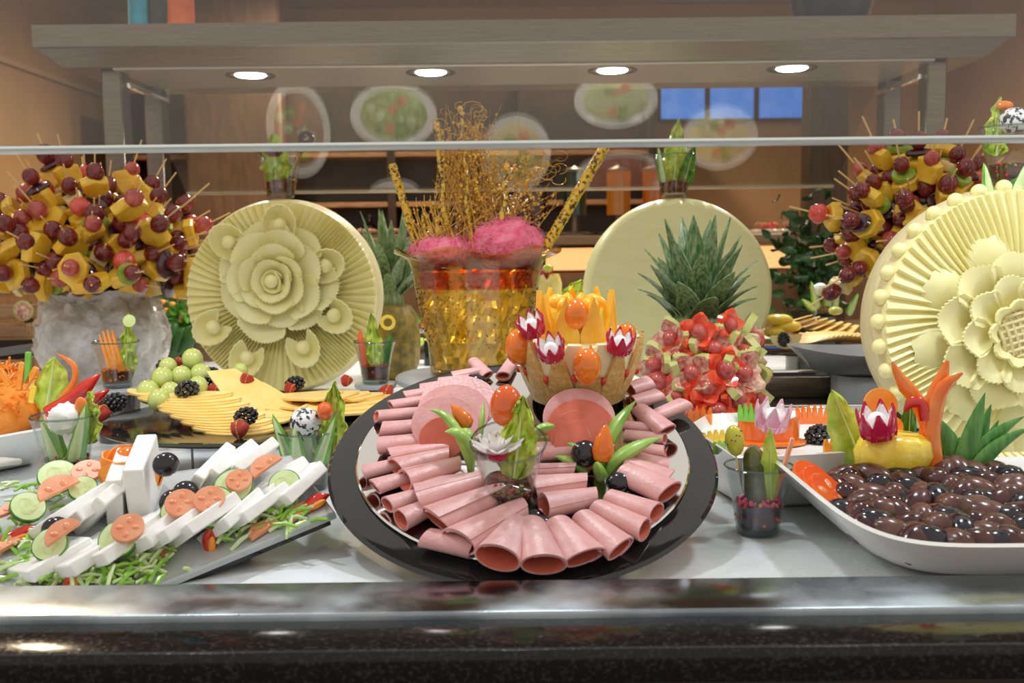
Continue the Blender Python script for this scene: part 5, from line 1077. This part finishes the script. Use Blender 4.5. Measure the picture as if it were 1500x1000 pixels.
item('tomato_bit', ell(.007, .004, .010, 10, 8), orange_pep, T(P(119, 595, Y=Yl)), 'orange pepper bit in the glass beside the carrot dish', 'pepper')
# right of the feta
b2 = P(453, 716, z=.0); Y2 = b2.y; verrine(T(b2.x, Y2, .0008), 'small glass tumbler with seeded cheese ball at the right end of the feta', syrup, .026, sc=1.02)
seed_ball(T(P(447, 618, Y=Y2-.005)), .0185, 'black and white seeded cheese ball in the glass by the feta')
M, L = rel((480, 680), (493, 556), Y2+.012); lettuce(M, L, .038, 'curly lettuce leaf in the glass by the feta', ruf=.2)
cherry(T(P(476, 602, Y=Y2-.012)), .0095, 'red cherry tomato beside the seeded ball in the glass by the feta', tomato, 1.15)
spear((430, 690), (400, 608), Y2-.006, .016, 'left cucumber spear in the glass by the feta'); spear((437, 692), (432, 620), Y2-.016, .018, 'front cucumber spear in the glass by the feta'); spear((462, 692), (492, 608), Y2-.014, .014, 'right cucumber spear in the glass by the feta'); spear((452, 690), (450, 596), Y2+.012, .02, 'rear cucumber spear in the glass by the feta')
# behind the grapes, left
Y3 = 1.47; b3 = P(173, 566, Y=Y3); zb = b3.z
t = thing('stone_disc', 'grey round stone disc under the glass behind the grapes', 'disc', T(b3.x, Y3, 0)); ob('pedestal', lathe([(0, 0), (.03, 0), (.03, zb-.008), (0, zb-.008)], 24), dark_steel, t); ob('slab', lathe([(0, zb-.008), (.046, zb-.008), (.047, zb-.004), (.046, zb-.001), (0, zb-.001)], 40), MT['stone'], t)
verrine(T(b3.x, Y3, zb-.0005), 'small glass tumbler with carrot and romaine in front of the ice bowl', syrup, .026, orange_pep)
M, L = rel((184, 555), (192, 458), Y3); lettuce(M, L, .026, 'pale romaine spear in the glass in front of the ice bowl', ruf=.12)
item('lemon_slice', lathe([(0, 0), (.009, 0), (.0092, .002), (0, .003)], 20), rib_m, T(P(190, 470, Y=Y3-.012)) @ R(PI/2-.2, 'X'), 'small lemon slice on the romaine spear', 'lemon')
M, L = rel((178, 560), (150, 483), Y3-.006); item('carrot_fan', tooth_fan(4, .022, L, .004, 1.0), carrot, M, 'orange carrot fan in the glass in front of the ice bowl', 'carrot')
# right of the rose wheel
Y4 = 1.60; b4 = P(550, 560, Y=Y4); zb = b4.z
t = thing('stone_disc', 'grey round stone disc under the glass left of the gold vase', 'disc', T(b4.x, Y4, 0)); ob('pedestal', lathe([(0, 0), (.025, 0), (.025, zb-.008), (0, zb-.008)], 24), dark_steel, t); ob('slab', lathe([(0, zb-.008), (.033, zb-.008), (.034, zb-.004), (.033, zb-.001), (0, zb-.001)], 40), MT['stone'], t)
verrine(T(b4.x, Y4, zb-.0005), 'small glass tumbler with upright lettuce left of the gold vase', syrup, .028, chili)
M, L = rel((548, 545), (545, 458), Y4); lettuce(M, L, .032, 'yellow green lettuce leaf in the glass left of the gold vase', ruf=.16)
item('lemon_ring', lathe([(.007, 0), (.0125, 0), (.0125, .003), (.007, .003), (.007, 0)], 24), lemon, T(P(568, 472, Y=Y4)) @ R(PI/2, 'X') @ R(.2, 'Y'), 'lemon ring on the rim of the glass left of the vase', 'lemon')
strip([(535, 545), (530, 510), (527, 482)], .006, tomato, 'tomato_strip', 'red tomato strip in the glass left of the gold vase', 'tomato', Y4)
strip([(562, 545), (568, 510), (572, 490)], .006, cuc_skin, 'dark_leaf', 'dark green leaf strip in the glass left of the gold vase', 'leaf', Y4+.01)
# glasses on the wheels
for px, py, Y, zz, lb, sc_, gn in ((412, 294, 1.95, 2*Rw+.0145, 'on top of the rose carved wheel', 1.28, 0), (987, 292, 1.98, 2*Rp+.0125, 'on top of the plain cheese wheel', 1.22, 1), (1474, 330, 1.31, 2*Rr+.0135, 'on top of the sunflower carved wheel', 1.12, 2)):
    b_ = P(px, py, Y=Y); verrine(T(b_.x, Y, zz), 'small glass tumbler ' + lb, syrup, .024, sc=sc_)
    if gn == 0:
        lettuce(T(b_.x-.006, Y-.005, zz+.03) @ R(.15, 'X'), .092, .055, 'curly lettuce leaf in the glass ' + lb, ruf=.22); item('radicchio_bit', ell(.018, .012, .010, 14, 9, .3, 4), mat('radicchio', (.16, .02, .05), .3), T(b_.x-.006, Y-.02, zz+.088), 'purple leaf bit in the glass ' + lb, 'lettuce')
        item('olive_ring', lathe([(.007, -.005), (.014, -.004), (.016, 0), (.014, .005), (.007, .005), (.007, -.005)], 20), olive_m, T(b_.x+.052, Y, zz+.113) @ R(1.2, 'X'), 'dark olive ring above the glass ' + lb, 'olive')
        item('cocktail_pick', tube([(0, 0, 0), (.034, 0, .07)], .0012, 6), bamboo, T(b_.x+.018, Y, zz+.043), 'wooden pick holding the dark olive ring', 'pick')
    elif gn == 1:
        lettuce(T(b_.x, Y, zz+.02) @ R(.05, 'Y'), .13, .05, 'tall yellow green lettuce leaf in the glass ' + lb, ruf=.15); spear((972, 270), (964, 215), Y, .014, 'dark cucumber spear in the glass ' + lb)
        lettuce(T(b_.x+.018, Y-.004, zz+.02) @ R(.25, 'Y'), .085, .03, 'dark green leaf in the glass ' + lb, True)
    else:
        seed_ball(T(b_.x, Y-.012, zz+.083), .0185, 'black and white seeded cheese ball in the glass ' + lb); lettuce(T(b_.x-.012, Y+.01, zz+.04), .075, .03, 'yellow lettuce leaf in the glass ' + lb, ruf=.2)
        spear((1452, 300), (1441, 240), Y-.02, .014, 'left cucumber spear in the glass ' + lb); spear((1480, 310), (1500, 240), Y-.022, .024, 'right cucumber spear in the glass ' + lb); item('tomato_bit', ell(.012, .006, .006, 12, 8), tomato_or, T(b_.x-.008, Y, zz+.104), 'orange tomato bit behind the seeded ball', 'tomato')
# ================================================================== far side of the buffet
t = thing('grey_bowl', 'shallow grey porcelain bowl left of the sunflower cheese wheel', 'bowl', T(P(1262, 530, Y=1.70).x, 1.70, 0))
zr = P(1230, 515, Y=1.7).z
ob('bowl', lathe([(0, .056), (.05, .056), (.085, zr-.03), (.125, zr), (.127, zr+.002), (.123, zr+.002), (.08, zr-.024), (.045, .062), (0, .062)], 64, lambda p, a, r, z: (p[0], p[1]*.75, z+.02*(p[0]/.12)**2*(1 if r > .1 else 0)*(.5))), greyporc, t)
ob('foot', lathe([(0, 0), (.05, 0), (.05, .056), (0, .056)], 32), greyporc, t)
# far cheese platter
fp = P(1195, 505, Y=2.05); fz = fp.z
t = thing('far_platter', 'dark platter of golden cheese slices behind the grey bowl', 'platter', T(fp.x, 2.05, 0))
ob('plate', lathe([(0, fz-.01), (.155, fz-.008), (.158, fz-.004), (.155, fz-.002), (0, fz-.003)], 64), blackglass, t); ob('foot', lathe([(0, 0), (.06, 0), (.06, fz-.009), (0, fz-.009)], 32), dark_steel, t)
for k in range(13):
    p = P(1180+k*8.5, 492-4*math.sin(k*.28), Y=1.98); tag(ob('cheese_slice', hm2, M=T(p) @ R(2.4-.09*k) @ R(-.5, 'X') @ S(.62)), 'golden cheese slice leaning in the far platter front row, %s from the left' % ['first', 'second', 'third', 'fourth', 'fifth', 'sixth', 'seventh', 'eighth', 'ninth', 'tenth', 'eleventh', 'twelfth', 'thirteenth'][k], 'cheese', 'far platter cheese slices')
for k in range(7):
    p = P(1190+k*11, 462+k*2.5, Y=2.08); tag(ob('cheese_slice', wm_, M=T(p) @ R(1.2+.16*k) @ R(-.3, 'X') @ S(.55)), 'golden wedge slice in the far platter back row, %s from the left' % ['first', 'second', 'third', 'fourth', 'fifth', 'sixth', 'seventh'][k], 'cheese', 'far platter wedge slices')
for px, py, w_ in ((1140, 468, .05), (1155, 478, .045), (1135, 486, .04)):
    item('lemon_wedge', ell(w_*.6, .02, .012, 14, 8), lemon, T(P(px, py, Y=2.0)), 'yellow lemon wedge at the left of the far platter, ' + {1140: 'rear', 1155: 'right', 1135: 'front'}[px], 'lemon', 'far lemon wedges')
item('lemon_slice', prism([(.03*math.cos(PI*k/12), -.026*math.sin(PI*k/12)) for k in range(13)], .008, 0, .001), apple, T(P(1150, 492, Y=1.93)) @ R(PI/2-.3, 'X'), 'pale citrus slice with a blackberry on the far platter', 'lemon')
blackberry(T(P(1148, 497, Y=1.915)), .0115, 'blackberry on the pale citrus slice of the far platter'); blackberry(T(P(1142, 466, Y=2.0)), .0085, 'small blackberry behind the far lemon wedges')
o = item('green_grape', ell(.015, .012, .009, 14, 9), grape_g, T(P(1224, 455, Y=2.06)), 'green grape on top of the far cheese slices', 'grape')
b_ = P(1206, 462, Y=2.14); verrine(T(b_.x, 2.14, b_.z), 'small glass tumbler with green leaves on the far platter', syrup, .02, sc=.95)
t = thing('glass_stand', 'dark block under the far glass tumbler', 'block', T(b_.x, 2.14, 0)); ob('block', box(.045, .045, b_.z-.001, .003, c=(0, 0, (b_.z-.001)/2)), dark_steel, t)
item('cheese_lump', ell(.014, None, None, 14, 9, .2), feta, T(P(1202, 424, Y=2.13)), 'white cheese lump in the far glass', 'cheese')
for p0, p1, nm in (((1195, 455), (1175, 438), 'left'), ((1198, 452), (1188, 412), 'second'), ((1212, 455), (1215, 412), 'third'), ((1222, 455), (1228, 415), 'right')): spear(p0, p1, 2.13, .016, '%s green leaf spear in the far glass' % nm)
spear((1243, 462), (1257, 430), 2.12, .014, 'green cucumber spear standing on the far cheese slices')
# melon and lettuce behind the gold vase
mm = P(801, 455, Y=2.02); t = thing('carved_melon', 'small yellow striped carved melon behind the gold vase', 'melon', T(mm.x, 2.02, 0))
zt2 = P(801, 405, Y=2.02).z
ob('block', lathe([(0, 0), (.025, 0), (.025, mm.z), (0, mm.z)], 20), dark_steel, t)
ob('rind', lathe([(0, mm.z), (.024, mm.z), (.030, mm.z+.02), (.030, zt2-.015), (.027, zt2), (0, zt2)], 40, lambda p, a, r, z: (p[0]*(1+.05*math.sin(a*9+z*70)), p[1]*(1+.05*math.sin(a*9+z*70)), z+(.006*math.sin(a*9) if z > zt2-.01 else 0))), mat('striped_melon', (.75, .55, .10), .3, 0, (.86, .76, .35), 30), t)
radish_flower(T(mm.x-.003, 2.02, zt2-.004), .018, 'radish flower on the small carved melon', 7)
item('green_olive', ell(.010, .010, .009, 12, 8), mat('yellow_olive2', (.55, .58, .08), .2), T(P(802, 393, Y=2.0)), 'small green olive on the radish behind the vase', 'olive')
M, L = rel((838, 452), (850, 415), 2.1); lettuce(M, L*1.15, .065, 'bright lettuce leaf behind the melon crown', ruf=.25)
t = thing('leaf_stand', 'dark stand under the bright lettuce leaf', 'block', T(P(838, 452, Y=2.1).x, 2.1, 0)); ob('block', box(.03, .03, P(838, 455, Y=2.1).z, .002, c=(0, 0, P(838, 455, Y=2.1).z/2)), dark_steel, t)
# small garnish left of the vase
p = P(628, 500, Y=2.35); t = thing('black_block', 'black block under the green leaf garnish left of the vase', 'block', T(p.x+.02, 2.35, 0)); ob('block', box(.06, .05, p.z+.005, .003, c=(0, 0, (p.z+.005)/2)), blackglass, t)
lettuce(T(p.x-.03, 2.35, p.z+.006) @ R(PI/2, 'Y') @ R(PI/2), .075, .04, 'bright green leaf lying on the black block left of the vase', ruf=.1, cup=-.5, rib=False)
M, L = rel((622, 480), (606, 455), 2.35); lettuce(M, L, .012, 'thin curved green leaf left of the vase', True, ruf=0, curl=.3)
item('orange_bud', lathe([(0, 0), (.007, .004), (.005, .014), (0, .02)], 10), orange_pep, T(P(621, 481, Y=2.34)), 'tiny orange pepper bud left of the vase', 'pepper'); item('pink_petal', ell(.006, .003, .012, 9, 7), onion_r, T(P(622, 466, Y=2.36)), 'tiny pink onion petal left of the vase', 'onion')
# greens behind the ice bowl
gb_ = P(255, 480, Y=2.42); t = thing('green_herbs', 'dark green herbs and orange blossoms between ice bowl and rose wheel', 'herbs', T(gb_.x, 2.42, 0))
g = G()
for i in range(150):
    c = V((random.gauss(0, .035), random.gauss(0, .02), rnd(.04, .17))); g.add(leaf_g(rnd(.02, .04), rnd(.012, .024), .1, .2, .3, .6, 5), T(c) @ Euler((rnd(-1.5, 1.5), rnd(-1.5, 1.5), rnd(0, 6))).to_matrix().to_4x4())
ob('leaves', g, lettuce_d, t, kind='stuff'); ob('pot', lathe([(0, 0), (.04, 0), (.05, .05), (0, .05)], 24), darkwood, t)
for k, (x, z) in enumerate(((-.012, .155), (.01, .15), (-.004, .135), (.016, .168))): ob('blossom', ell(.008, .006, .006, 9, 6), carrot, t, T(x, -.035, z))
# zucchini in the greens
for k, (px, py) in enumerate(((250, 505), (266, 500), (238, 498))):
    item('cucumber', tube([(0, 0, 0), (0, 0, .03), (0, 0, .06), (0, 0, .075)], [.016, .020, .018, .004], 12), mat('dark_cucumber', (.012, .06, .008), .35, 0, (.03, .12, .015), 40), T(P(px, py+16, Y=2.36)) @ R(.5, 'Y'), 'dark green cucumber standing among the herbs, ' + ['middle', 'right', 'left'][k], 'cucumber', 'cucumbers by the herbs')
# wooden crates with figs at the left edge
cr_w = mat('crate_wood', (.32, .17, .075), .5, 0, (.42, .25, .12), 20, stretch=(1, 8, 8))
for k, (px, py, Y, s, nm) in enumerate(((0, 480, 2.5, 1.0, 'upper'), (-20, 560, 2.3, 1.1, 'lower'))):
    c = P(px, py, Y=Y); t = thing('wooden_crate', 'small wooden display crate at the left edge, ' + nm, 'crate', T(c.x, Y, c.z), 'wooden crates')
    for z in (0, .045): ob('slat', box(.22*s, .008, .034, .002, c=(0, -.08, z)), cr_w, t)
    for sx in (-1, 1):
        for z in (0, .045): ob('slat', box(.008, .16, .034, .002, c=(sx*.11*s, 0, z)), cr_w, t)
    ob('base', box(.22*s, .16, .008, .001, c=(0, 0, -.02)), cr_w, t)
    ob('leg', box(.2*s, .14, c.z-.024, c=(0, 0, -(c.z+.024)/2)), darkwood, t)
br = ob('black_shelf_bar', box(.35, .03, .02, .002), dark_steel, M=T(P(0, 516, Y=2.25)) @ R(-.12, 'Y')); tag(br, 'black bar of a display rack at the left edge', 'rack')
fg_ = thing('fig_half', 'cut fig half lying in front of the wooden crate at the left edge', 'fig', T(P(34, 455, Y=2.40)) @ R(PI/2, 'X')); ob('skin', lathe([(0, -.015), (.018, -.012), (.025, 0), (.023, .001), (0, .001)], 24), fig_s, fg_); ob('flesh', lathe([(0, .001), (.021, .001), (.0, .004)], 24), fig_f, fg_)
# plant behind the right skewers
pc_ = P(1190, 380, Y=2.9); t = thing('leafy_plant', 'dark leafy plant behind the right fruit skewers', 'plant', T(pc_.x, 2.9, 0))
g = G()
for i in range(260):
    c = V((random.gauss(0, .055), random.gauss(0, .04), pc_.z+random.gauss(-.02, .085))); g.add(leaf_g(rnd(.03, .055), rnd(.02, .035), .08, .2, .3, .6, 5), T(c) @ Euler((rnd(-2, 2), rnd(-2, 2), rnd(0, 6))).to_matrix().to_4x4())
ob('leaves', g, mat('plant_green', (.012, .05, .012), .4, 0, (.04, .12, .025), 30), t, kind='stuff'); ob('stem', tube([(0, 0, 0), (0, 0, pc_.z)], .008, 8), darkwood, t); ob('pot', lathe([(0, 0), (.05, 0), (.06, .08), (0, .08)], 24), darkwood, t)
# dishes laid on the far side under the leaning glass (seen mirrored in it)
salm = mat('green_salad', (.16, .34, .03), .4, 0, (.55, .68, .22), 40, bump=1, bs=60); meat = mat('cured_meat', (.42, .13, .08), .4, 0, (.55, .25, .16), 30, bump=1, bs=50); cab = mat('cabbage', (.62, .68, .30), .4, 0, (.78, .80, .48), 50, bump=1, bs=60)
for k, (x, y, rx, ry, m__, nm) in enumerate(((-.36, 2.66, .135, .10, salm, 'green salad'), (-.37, 2.98, .12, .12, cab, 'shredded cabbage'), (.33, 2.62, .13, .085, cab, 'pale cabbage salad'), (.36, 2.86, .15, .08, meat, 'sliced cured meat'), (.23, 3.10, .12, .10, salm, 'cucumber salad'), (.66, 2.74, .12, .10, pale_cheese, 'pale cheese slices'), (-.66, 2.70, .10, .15, MT['tan_wood'], 'brown crispbread'), (.02, 2.78, .11, .12, apple, 'bread slices'))):
    t = thing('oval_dish', 'white oval dish of %s on the far side, mirrored in the leaning glass' % nm, 'dish', T(x, y, .0))
    ob('dish', lathe([(0, .0), (.6, .0), (.98, .02), (1, .024), (.97, .025), (.62, .008), (0, .008)], 48, lambda p, a, r, z: (p[0]*rx, p[1]*ry, p[2])), porcelain, t)
    gs = ell(rx*.78, ry*.78, .022, 40, 20); gs.v = [V((p.x, p.y, p.z*(1+.6*noise.noise(p*60)))) for p in gs.v]; ob('food', gs, m__, t, T(0, 0, .014))
    for j in range(14): a = j*2.4; ob('garnish_slice', lathe([(0, 0), (.016, 0), (.016, .004), (0, .004)], 12), [cuc_flesh, m__, tomato_cut, salm][j % 4 if k != 3 else 1], t, T(rx*.62*math.cos(a)*((j+4)/17), ry*.62*math.sin(a)*((j+4)/17), .034) @ R(rnd(-.3, .3), 'X'))
# ================================================================== things on the far counter and cabinet
zt3 = -0.9+1.21
def bottle(x, y, z, col, r, h, label, neck=True):
    t = thing('bottle' if neck else 'drink_jar', label, 'bottle' if neck else 'jar', T(x, y, z))
    m = mat('bottle_'+label[:12], col, .1, spec=.7, coat=.5)
    if neck: ob('body', lathe([(0, 0), (r, 0), (r, h*.6), (r*.4, h*.75), (r*.35, h), (0, h)], 24), m, t); ob('cap', lathe([(0, h), (r*.42, h), (r*.42, h*1.05), (0, h*1.05)], 16), steel, t)
    else:
        ob('body', lathe([(0, .09), (r, .09), (r*1.02, .09+h), (0, .09+h)], 28), m, t); ob('lid', lathe([(0, .09+h), (r*1.05, .09+h), (r*1.05, .10+h), (r*.2, .115+h), (0, .12+h)], 24), steel, t)
        ob('stem', lathe([(0, 0), (r*1.7, 0), (r*1.7, .012), (r*.3, .02), (r*.25, .09), (0, .09)], 28), steel, t)
for px, col, nm in ((842, (.01, .05, .03), 'dark green drink jar on a steel foot behind the vase'), (906, (.62, .22, .01), 'orange juice jar on a steel foot behind the plain wheel'), (958, (.60, .16, .01), 'second orange juice jar beside the plain wheel glass'), (786, (.06, .02, .01), 'brown drink jar on a steel foot right of the strands')):
    x = P(px, 345, Y=4.45).x; bottle(x, 4.45, zt3, col, .052, .19, nm, False)
for k in range(9):
    x = -1.75+.22*k; bottle(x, 6.2, -0.9+1.195, ((.05, .02, .01), (.10, .05, .02), (.02, .03, .02))[k % 3], .035, .16+.02*(k % 2), 'bottle on the dark cabinet shelf, %s from the left' % ['first', 'second', 'third', 'fourth', 'fifth', 'sixth', 'seventh', 'eighth', 'ninth'][k])
for k, px in enumerate((555, 520, 590)):
    c = P(px, 340, Y=4.45); t = thing('pastry_tray', 'tray of small pastries on the far counter, %s one' % ['middle', 'left', 'right'][k], 'tray', T(c.x, 4.45, zt3)); ob('tray', box(.11, .2, .012, .003, c=(0, 0, .006)), steel, t)
    for j in range(4): ob('pastry', ell(.022, .022, .016, 10, 7), mat('pastry', (.30, .12, .06), .5, 0, (.45, .22, .12), 30), t, T(-.03+.06*(j % 2), -.05+.09*(j//2), .026))
for k, px in enumerate((1120, 1160)):
    c = P(px, 345, Y=4.45); t = thing('pastry_dish', 'white dish of pastries on the far counter right of the plain wheel, %s' % ['left one', 'right one'][k], 'dish', T(c.x, 4.45, zt3)); ob('dish', box(.12, .2, .02, .006, c=(0, 0, .01)), porcelain, t)
    for j in range(5): ob('pastry', ell(.02, .02, .018, 10, 7), [MT['pastry'], wmelon][j % 2], t, T(-.04+.02*j, -.05+.03*(j % 3), .034))
# look-alikes that share a description are told apart by which stands further left
bpy.context.view_layer.update(); same = {}
for o in SC.objects:
    if o.parent is None and o.get('group') in ('fruit skewers in the ice bowl', 'fruit skewers behind the sunflower cheese wheel', 'olives in the white bowl'): same.setdefault(o['label'], []).append(o)
for lb, q in same.items():
    if len(q) < 2: continue
    q.sort(key=lambda o: (o.matrix_world @ V((0, 0, .2 if 'skewer' in o.name else 0))).x)
    nm = {2: ['leftward one', 'rightward one'], 3: ['leftward one', 'middle one', 'rightward one']}.get(len(q))
    if nm is None: nm = ['leftmost one'] + [w_+' one' for w_ in ('second', 'third', 'fourth', 'fifth', 'sixth', 'seventh', 'eighth', 'ninth')][:len(q)-2] + ['rightmost one']
    for o, w_ in zip(q, nm): o['label'] = lb + ', ' + w_
